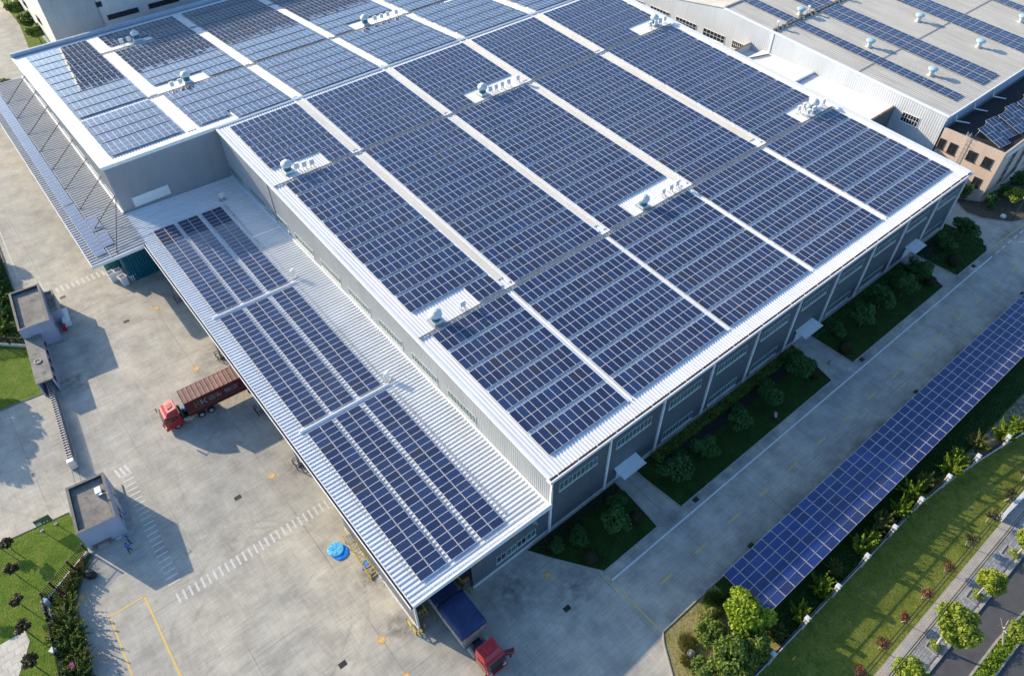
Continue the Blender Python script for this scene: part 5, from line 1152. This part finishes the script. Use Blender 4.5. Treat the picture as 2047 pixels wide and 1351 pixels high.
def plant(protos, spots, group, hmin=.9, hmax=1.12, rs=3):
    """spots: (x, y, scale, label); first uses of each prototype move it, later ones copy it"""
    rr = random.Random(rs); used = set()
    for i, (x, y, s, lab) in enumerate(spots):
        p = protos[i % len(protos)]; o = p if id(p) not in used else copy_tree(p); used.add(id(p))
        o.location = (x, y, .02); o.rotation_euler = (0, 0, rr.uniform(0, 6.28)); o.scale = (s, s, s * rr.uniform(hmin, hmax)); tag(o, lab, None, group)
    for p in protos:
        if id(p) not in used:
            for c in list(p.children): bpy.data.objects.remove(c)
            bpy.data.objects.remove(p)
def lit(words): return words
# leafy trees in the flower beds
pr_ = [tree_proto('leafy_tree', 'tree', crown(blobs_round(2.05, 2.4, 20, 11 + i, .8, .40), 3400, .16, 21 + i), M['leaf_dark'], 1.8, .09, None, 3 + i) for i in range(3)]
sp = [(6.0, -4.8, 1.0, 'leafy tree alone between two clipped balls in the nearest flower bed'), (16.5, -4.7, 1.12, 'leafy tree at the near end of the long second bed, by the first path'), (22.1, -4.8, 1.0, 'second leafy tree along the long second bed'), (28.8, -4.8, .9, 'third leafy tree along the long second bed'),
      (35.5, -4.8, .85, 'fourth leafy tree along the long second bed'), (42.6, -4.2, 1.08, 'leafy tree at the far end of the long second bed, near the pink notice'), (58.2, -4.4, 1.05, 'first leafy tree along the third bed'), (63.8, -4.0, 1.15, 'second and tallest leafy tree along the third bed'), (68.6, -4.8, .98, 'third leafy tree along the third bed'), (73.8, -4.6, .95, 'fourth leafy tree along the third bed'), (89.4, -3.6, 1.2, 'wide leafy tree at the road end of the far bed')]
plant(pr_, sp, 'leafy trees in the flower beds')
pr_ = [tree_proto('round_bush', 'bush', crown(blobs_round(1.4, 1.0, 9, 31 + i, .75, .5), 1500, .13, 41 + i), M['leaf_dark'], .5, .08, None, 5, part='foliage', tp='stem') for i in range(2)]
sp = [(2.1, -3.2, 1.0, 'dense bush left of the tree in the nearest bed'), (8.4, -2.8, .9, 'dense bush in the wall side corner of the nearest bed'), (-.9, -2.3, .8, 'low dark bush at the pointed end of the nearest bed'), (19.5, -2.9, .85, 'dense bush behind the first two trees of the second bed'), (31.2, -3.2, .9, 'dense bush in the middle of the second bed, wall side'), (37.3, -2.8, .95, 'dense bush two thirds along the second bed, wall side'), (43.8, -2.3, .95, 'dense bush by the middle entrance canopy'), (54.2, -3.4, .95, 'dense bush just past the middle entrance'), (61.0, -2.3, .8, 'dense bush behind the first trees of the third bed'), (70.6, -3.0, 1.1, 'dense bush near the far end of the third bed'), (76.0, -2.7, 1.15, 'dark broad bush at the far end of the third bed'), (85.0, -3.0, 1.35, 'large dark bush in the far bed beside the warehouse corner')]
plant(pr_, sp, 'dense bushes in the flower beds')
def ball(seed, r=1.0, n=2600):
    rr = random.Random(seed); m = MB()
    for _ in range(n):
        d = rdir(rr)
        if d.z < -.6: continue
        q = r * rr.uniform(.86, 1.0); leaf(m, Vector((d.x * q, d.y * q, .78 * r + d.z * q * .85)), d + rdir(rr) * .55, .07, rr)
    m.lathe((0, 0, 0), [(r * .5, .05), (r * .82, .5 * r), (r * .82, 1.0 * r), (r * .55, 1.4 * r), (.05, 1.55 * r)], 12); return m
pr_ = [tree_proto('clipped_bush', 'bush', ball(61), M['leaf_brown'], None, part='foliage')]
sp = [(9.0, -5.6, .85, 'clipped ball bush by the first entrance path in the nearest bed'), (1.3, -5.9, .95, 'clipped ball bush at the pointed road side of the nearest bed'), (44.6, -5.9, .85, 'clipped ball bush at the far road side corner of the second bed'), (52.1, -5.8, 1.0, 'clipped ball bush at the near road side corner of the third bed'), (74.9, -6.1, .95, 'clipped ball bush at the far road side corner of the third bed'), (82.3, -6.0, 1.1, 'clipped ball bush in the far bed beside the drain')]
plant(pr_, sp, 'clipped ball bushes in the flower beds')
def cover(poly, n, s, h, seed, name, mat, lab, cat):
    rr = random.Random(seed); m = MB(); xs = [p[0] for p in poly]; ys = [p[1] for p in poly]; k = 0
    def inside(x, y):
        c = False; j = len(poly) - 1
        for i in range(len(poly)):
            if (poly[i][1] > y) != (poly[j][1] > y) and x < (poly[j][0] - poly[i][0]) * (y - poly[i][1]) / (poly[j][1] - poly[i][1]) + poly[i][0]: c = not c
            j = i
        return c
    while k < n:
        x = rr.uniform(min(xs), max(xs)); y = rr.uniform(min(ys), max(ys))
        if not inside(x, y): continue
        k += 1; z = h * rr.uniform(.3, 1.0) * (.75 + .25 * math.sin(x * 1.9 + y * 2.3)); leaf(m, Vector((x, y, z)), Vector((rr.gauss(0, .5), rr.gauss(0, .5), 1)), s, rr)
    o = m.build(name, mat); tag(o, lab, cat, None, 'stuff'); return o
cover([(17, -.5), (47, -.5), (46.8, -1.9), (17, -1.9)], 5200, .14, .8, 71, 'hedge', M['leaf_mid'], 'bright low hedge planting against the slate front in the second bed', 'hedge')
cover([(-3, -.5), (10.6, -.5), (10.4, -1.7), (-2.0, -2.4)], 1500, .12, .4, 72, 'hedge', M['leaf_brown'], 'brownish low planting against the slate front in the nearest bed', 'hedge')
cover([(51, -.5), (76, -.5), (76, -1.8), (51, -1.8)], 2400, .13, .5, 73, 'hedge', M['leaf_dark'], 'dark low planting against the slate front in the third bed', 'hedge')
cover([(80, -.6), (91, -.3), (92, -5.8), (89.5, -7.8), (80.2, -7.7)], 2500, .10, .22, 74, 'ground_cover', M['leaf_dark'], 'dark ground cover filling the far flower bed', 'ground cover')
# trees at the corner by the carport
big = tree_proto('broadleaf_tree', 'tree', crown(blobs_round(2.6, 3.6, 34, 81, .85, .34), 7000, .18, 82), M['leaf_lime'], 2.6, .16, None, 8, 5, 1.4)
plant([big], [(8.6, -21.6, 1.0, 'big bright lime green round tree overlapping the carport corner')], None)
pr_ = [tree_proto('broadleaf_tree', 'tree', crown(blobs_round(1.9, 2.2, 22, 91 + i, .9, .36), 3600, .15, 95 + i), M['leaf_mid'], 1.6, .1, None, 9) for i in range(3)]
plant(pr_, [(4.5, -20.6, .95, 'mid green tree left of the lime tree at the dry grass corner'), (4.0, -23.4, 1.25, 'largest mid green tree at the bottom of the corner group'), (1.2, -22.4, .8, 'mid green tree farthest out on the dry grass'), (6.9, -23.9, 1.05, 'mid green tree directly below the lime tree'), (2.6, -25.2, 1.1, 'mid green tree cut by the picture bottom in the corner group'), (.2, -24.6, .7, 'small mid green tree at the bottom left of the corner group')], 'mid green trees at the carport corner')
pr_ = [tree_proto('conifer', 'tree', crown([(0, 0, .5 + .55 * k, 1.25 * (1 - k / 6.5), 1.25 * (1 - k / 6.5), .5) for k in range(6)], 2200, .13, 101), M['leaf_olive'], 1.0, .08, None, 4)]
plant(pr_, [(6.1, -19.2, 1.0, 'yellowish conifer beside the tall grass at the carport corner'), (7.8, -25.0, .8, 'dull yellow conifer near the fence below the lime tree')], 'yellowish conifers at the carport corner')
def grassclump(seed, r, h, n):
    rr = random.Random(seed); m = MB()
    for _ in range(n):
        a = rr.uniform(0, 6.28); q = r * rr.random() ** .5; x, y = q * math.cos(a), q * math.sin(a); hh = h * rr.uniform(.5, 1.1); dx, dy = rr.gauss(0, .3), rr.gauss(0, .3); w = .03
        m.face([(x - w, y, 0), (x + w, y, 0), (x + dx * .5 + w * .7, y + dy * .5, hh * .65), (x + dx, y + dy, hh), (x + dx * .5 - w * .7, y + dy * .5, hh * .65)])
    return m
pr_ = [tree_proto('tall_grass', 'grass clump', grassclump(111, 1.3, 1.3, 900), M['leaf_mid'], None, part='blades'), tree_proto('tall_grass', 'grass clump', grassclump(112, .9, .9, 300), M['leaf_olive'], None, part='blades')]
plant(pr_, [(8.3, -18.4, 1.0, 'dark green tall grass tuft between kerb and carport corner'), (2.6, -19.4, 1.1, 'thin pale tall grass on the dry corner lawn'), (9.8, -19.5, .8, 'dark green tall grass tuft half under the carport corner'), (1.3, -20.4, .8, 'thin pale tall grass farthest out on the dry corner lawn')], 'tall grass at the carport corner')
# spiky shrubs along fences : shoots with small leaves
def shoots(seed, r, h, n, lpn, s=.075):
    rr = random.Random(seed); m = MB(); w = MB()
    for k in range(n):
        a = rr.uniform(0, 6.28); up = rr.uniform(.35, 1.0); L = h * rr.uniform(.7, 1.15); d = Vector((math.cos(a) * r * (1.15 - up * .55), math.sin(a) * r * (1.15 - up * .55), L * up)); b = Vector((rr.uniform(-.25, .25), rr.uniform(-.25, .25), .1)); bend = Vector((rr.gauss(0, .25), rr.gauss(0, .25), rr.uniform(-.35, .1)))
        pts = [b + d * t + bend * t * t for t in (0, .35, .7, 1)]
        for p, q in zip(pts, pts[1:]): w.cyl(p, q, .018, .012, 4, cap=False)
        for _ in range(lpn):
            t = rr.uniform(.15, 1.05); p = b + d * t + bend * t * t; leaf(m, p + rdir(rr) * rr.uniform(.02, .22 * (1.3 - t)), rdir(rr) + Vector((0, 0, .5)), s, rr)
    return m, w
def shrub_proto(seed, r, h, n, lpn, mat, s=.075):
    t = thing('spiky_shrub', '', 'shrub'); m, w = shoots(seed, r, h, n, lpn, s); w.build('stems', M['bark'], t); m.build('foliage', mat, t); return t
pr_ = [shrub_proto(121 + i, 1.3, 2.35, 40, 60, M['leaf_lime'] if i != 1 else M['leaf_olive'], .11) for i in range(3)]
fx = [(-2.0, 1.0), (10.6, 1.0), (14.2, 1.0), (18.3, 1.05), (21.7, .8), (26.1, 1.15), (28.3, .85), (30.7, 1.15), (33.9, 1.05), (37.3, 1.2), (39.7, 1.0), (43.9, 1.2), (46.2, 1.0), (50.2, 1.1), (54.2, 1.2), (57.5, .9), (61.5, 1.2), (65, 1.0)]
plant(pr_, [(x, along(x) + 1.25 + .35 * math.sin(i * 2.1), s, f'spiky shrub behind the slatted fence, {["zeroth","first","second","third","fourth","fifth","sixth","seventh","eighth","ninth","tenth","eleventh","twelfth","thirteenth","fourteenth","fifteenth","sixteenth","seventeenth","eighteenth","nineteenth","twentieth","twenty first","twenty second","twenty third"][i + 1]} from the corner trees') for i, (x, s) in enumerate(fx)], 'spiky shrubs along the slatted fence')
cover([(10, -23.6), (66, -23.6), (66, -30), (53, -27.6), (41, -25.9), (10, -25.6)], 6000, .10, .35, 75, 'ground_cover', M['leaf_dark'], 'dark undergrowth between carport and slatted fence', 'ground cover')
cover([(40, along(40) + .3), (66, along(66) + .3), (66, along(66) + 1.1), (40, along(40) + 1.1)], 3000, .08, .8, 76, 'hedge', M['leaf_olive'], 'low reddish olive hedge just behind the far slatted fence', 'hedge')
pr_ = [shrub_proto(131 + i, 1.9, 2.2, 54, 62, M['leaf_mid'] if i != 1 else M['leaf_olive'], .095) for i in range(3)]
hs = [(-44.8, 30.0, .6, 'reddish tipped shrub touching the lower guardhouse corner'), (-45.9, 28.9, .65, 'shrub between the iron fence and the black bundle'), (-46.9, 28.2, .7, 'shrub behind the rolled cloth at the fence post'), (-47.0, 26.3, .85, 'shrub just below the manhole cover'), (-47.7, 24.6, 1.0, 'broad shrub in the middle of the lower hedge'), (-47.5, 22.8, 1.05, 'tallest shrub of the lower hedge, leaning over the yard'), (-48.0, 21.0, 1.0, 'shrub beside the half buried post cap'), (-47.9, 19.4, .95, 'shrub next to the magenta cloth'), (-48.6, 17.8, 1.05, 'shrub at the picture bottom in the lower hedge'), (-48.9, 23.5, .7, 'shrub on the lawn side of the lower hedge'), (-48.8, 15.5, 1.0, 'shrub below the picture edge in the lower hedge')]
plant(pr_, hs, 'shrubs of the lower hedge')
sheet('lawn', [(18, -2.0), (46.6, -2.0), (46.2, -3.3), (18, -3.3)], .056, M['black_soil']); sheet('lawn', [(80.4, -.6), (88, -.6), (86, -3.5), (80.6, -3.5)], .056, M['black_soil'])
cover([(-43.4, 31.2), (-44.9, 29.3), (-46.6, 26.2), (-46.9, 22.3), (-47.7, 17), (-49.6, 17), (-49.2, 21.3), (-48.7, 26), (-47.6, 29.0), (-45, 31)], 5000, .09, .55, 77, 'ground_cover', M['leaf_dark'], 'dark undergrowth below the lower hedge shrubs', 'ground cover')
cover([(-43.6, 31.5), (-44.6, 30.2), (-46.6, 27.5), (-47.4, 28.1), (-45.2, 30.7)], 1600, .09, .95, 78, 'hedge', M['leaf_red'], 'red tipped low hedge in front of the black iron fence', 'hedge')
# small trees on the left lawn
pr_ = [tree_proto('small_tree', 'tree', crown(blobs_round(.85, 2.0, 9, 141 + i, .7, .45), 750, .11, 145 + i, .3), M['leaf_brown'], 1.6, .06, None, 6, 4, .4) for i in range(2)]
plant(pr_, [(-49.85, 37.5, 1.0, 'dark small tree nearest the sign board on the lower lawn'), (-50.25, 33.7, 1.05, 'second dark small tree down the lower lawn'), (-50.8, 29.8, 1.0, 'third dark small tree down the lower lawn'), (-51.0, 25.9, 1.15, 'fourth dark small tree, by the pale slabs'), (-51.4, 21.8, 1.15, 'lowest dark small tree on the lower lawn'), (-51.3, 39.6, .95, 'dark small tree cut by the left edge beside the lower lawn'), (-55, 33, 1.0, 'dark small tree left of the picture on the lower lawn')], 'dark small trees on the lower lawn')
# verge trees
pr_ = [tree_proto('small_tree', 'tree', crown(blobs_round(.8, 1.45, 9, 151 + i, .75, .45), 520, .085, 155 + i, .3), M['leaf_red'] if i == 0 else M['leaf_brown'], 1.2, .05, M['bark_pale'], 6, 5, .45, (.25, .15)) for i in range(2)]
vx = [13.5, 17.8, 22.3, 26.4, 31.2, 36.2, 41.0, 45.5, 50.0]; on = ['nearest', 'second', 'third', 'fourth', 'fifth', 'sixth', 'seventh', 'eighth', 'ninth']
redp, brp = pr_
plant([redp], [(vx[i], -32.5, .95 + .05 * (i % 2), f'reddish small tree on the verge, {on[i]} from the bottom edge') for i in range(5)], 'small trees along the verge')
plant([brp], [(vx[i], -32.4, 1.15, f'dark small tree on the verge, {on[i]} from the bottom edge') for i in range(5, 9)], 'small trees along the verge')
# street trees with planters
pr_ = [tree_proto('street_tree', 'tree', crown(blobs_round(1.6, 3.5, 40, 161 + i, .95, .34), 6500, .12, 165 + i, .35), M['leaf_street'], 2.9, .11, M['bark_pale'], 6, 5, .9, (.3, .1)) for i in range(2)]
plant(pr_, [(22.7, -36.2, 1.5, 'wide full yellow green street tree on the sett pavement'), (31.2, -36.2, 1.0, 'smaller yellow green street tree with bare trunk and round planter bush'), (15.4, -36.0, 1.3, 'yellow green street tree cut by the bottom edge'), (39.2, -36.7, 1.0, 'yellow green street tree cut by the right edge')], 'street trees on the sett pavement')
pr_ = [tree_proto('planter_bush', 'bush', crown(blobs_round(.75, .35, 8, 171, .7, .5), 900, .07, 172), M['leaf_street'], None, part='foliage')]
plant(pr_, [(31.1, -36.2, 1.0, 'low clipped planter bush round the smaller street tree'), (39.2, -36.6, 1.0, 'low clipped planter bush at the right edge of the pavement'), (22.7, -36.2, 1.0, 'low planter bush under the wide street tree'), (15.3, -36.1, 1.0, 'low planter bush under the bottom street tree')], 'planter bushes on the sett pavement')
for x in (15.3, 22.7, 31.1, 39.2): kerbline('kerb', [(x - .85, -36.75), (x - .85, -35.45), (x + .85, -35.4), (x + .85, -36.75)], .12, .14)
cover([(-5, -40.0), (28.5, -40.1), (33.6, -40.5), (50, -40.9), (50, -41.9), (31.2, -41.5), (-5, -41.4)], 7000, .10, .75, 79, 'hedge', M['leaf_lime'], 'long bright hedge on the median at the bottom right', 'hedge')
pr_ = [tree_proto('street_tree', 'tree', crown(blobs_round(1.4, 3.5, 16, 181, .6, .42), 1300, .13, 182), M['leaf_street'], 2.8, .13, M['bark_pale'], 7, 5, .8, (1.2, .25))]
plant(pr_, [(28.2, -40.7, 1.0, 'leaning pale trunked tree in the median hedge')], None)
# yard edge top left, far trees, office garden
pr_ = [tree_proto('broadleaf_tree', 'tree', crown(blobs_round(2.3, 3.3, 24, 191 + i, .85, .36), 3600, .19, 195 + i, .3), M['leaf_mid'], 2.4, .14, None, 8, 5, 1.2) for i in range(2)]
plant(pr_, [(-22.4, 148.2, 1.1, 'rear left tree right behind the canopy end'), (-26.2, 150.5, 1.2, 'rear left tree at the picture edge, beyond the canopy'), (-25.4, 146.6, .9, 'rear left tree lowest against the canopy end'), (-9.3, 173.5, 1.0, 'tree nearest the grey rear hall corner'), (-9.0, 181.5, 1.15, 'second tree along the white side of the rear hall'), (-9.3, 191, 1.15, 'third tree along the white side of the rear hall'), (-9.6, 201, 1.2, 'farthest tree along the white side of the rear hall'), (-53.5, 66.5, 1.7, 'tree left of the picture on the upper lawn'), (-49.8, 70.3, 1.3, 'tree at the left edge of the upper lawn'), (-42.6, 101, 1.2, 'tall tree in the shrub bank at the upper left edge'), (-42.0, 93.5, 1.1, 'tall tree in the shrub bank above the upper guardhouse')], 'broad trees at the edges of the site')
pr_ = [shrub_proto(201 + i, 1.8, 2.0, 46, 60, M['leaf_dark'] if i == 0 else M['leaf_mid'], .10) for i in range(2)]
plant(pr_, [(-39.4, 95.5, 1.0, 'shrub farthest up the bank by the yard kerb'), (-39.8, 91.5, 1.1, 'shrub second from the top of the bank'), (-40.0, 87.8, 1.1, 'shrub in the middle of the bank by the yard kerb'), (-40.4, 84.0, 1.1, 'shrub just above the upper guardhouse'), (-41.0, 80.5, 1.15, 'shrub against the rear of the upper guardhouse'), (-41.4, 77.2, 1.05, 'shrub beside the upper iron fence'), (-42.6, 86, 1.2, 'shrub at the picture edge level with the bank middle'), (-43.2, 81.8, 1.2, 'shrub at the picture edge behind the upper guardhouse')], 'shrubs of the upper left bank')
cover([(-45, 74.8), (-39.9, 72.4), (-38.9, 80), (-38.2, 85), (-37.4, 97.8), (-36.6, 110), (-45, 110)], 5000, .12, .5, 80, 'ground_cover', M['leaf_dark'], 'dark ground cover on the upper left bank', 'ground cover')
pr_ = [tree_proto('broadleaf_tree', 'tree', crown(blobs_round(1.8, 2.3, 16, 211, .75, .42), 2200, .17, 212), M['leaf_street'], 1.8, .1, None, 7)]
plant(pr_, [(104.6, -4.3, 1.0, 'sunlit yellow green tree in front of the pink office')], None)
pr_ = [tree_proto('round_bush', 'bush', crown(blobs_round(1.6, 1.4, 12, 221, .9, .45), 1500, .15, 222), M['leaf_dark'], None, part='foliage')]
plant(pr_, [(100.6, 2.0, 1.05, 'dark bush against the pink office end wall'), (103.2, -1.9, .8, 'dark bush at the pink office corner'), (107.0, -2.4, .95, 'dark bush under the pink office long side'), (111, -2.6, 1.1, 'dark bush farther along the pink office'), (108.5, -5.2, .8, 'dark bush right of the yellow green tree'), (101.2, -2.6, .55, 'small dark bush on the bare soil')], 'dark bushes round the pink office')

# ------------------------------------------------------------------ light, sky, camera
EL, AZ = R(20.4), R(113)
w = bpy.data.worlds.new('World'); scene.world = w; w.use_nodes = True; nt = w.node_tree
bg = nt.nodes['Background']; sky = nt.nodes.new('ShaderNodeTexSky'); sky.sky_type = 'NISHITA'; sky.sun_disc = False
sky.sun_elevation = EL; sky.sun_rotation = R(90) - AZ; sky.air_density = 1.0; sky.dust_density = 1.6; sky.ozone_density = 3.0; sky.altitude = 50
mul = nt.nodes.new('ShaderNodeMix'); mul.data_type = 'RGBA'; mul.blend_type = 'MULTIPLY'; mul.inputs[0].default_value = 1; mul.inputs[7].default_value = (.86, 1.0, 1.10, 1); nt.links.new(sky.outputs[0], mul.inputs[6]); nt.links.new(mul.outputs[2], bg.inputs[0]); bg.inputs[1].default_value = .15
l = bpy.data.lights.new('sun', 'SUN'); l.energy = 4.7; l.angle = R(.53); l.color = (1.0, .82, .59)
o = bpy.data.objects.new('sun', l); COL.objects.link(o)
d = Vector((-math.cos(EL) * math.cos(AZ), -math.cos(EL) * math.sin(AZ), -math.sin(EL))); o.rotation_euler = d.to_track_quat('-Z', 'Y').to_euler(); o.location = (-60, 140, 90)
c = bpy.data.cameras.new('camera'); c.sensor_width = 36; c.sensor_fit = 'HORIZONTAL'; c.lens = FPX / 2047 * 36; c.clip_start = .5; c.clip_end = 3000
co = bpy.data.objects.new('camera', c); COL.objects.link(co)
co.matrix_world = Matrix(((CR.x, CU.x, -CF.x, CAM.x), (CR.y, CU.y, -CF.y, CAM.y), (CR.z, CU.z, -CF.z, CAM.z), (0, 0, 0, 1)))
scene.camera = co
vs = scene.view_settings; vs.view_transform = 'Standard'; vs.look = 'None'; vs.exposure = .76; vs.gamma = 1; vs.use_curve_mapping = False
scene.cycles.use_denoising = True
scene.cycles.max_bounces = 6; scene.cycles.diffuse_bounces = 3; scene.cycles.glossy_bounces = 3; scene.cycles.transparent_max_bounces = 4
scene.cycles.sample_clamp_indirect = 8
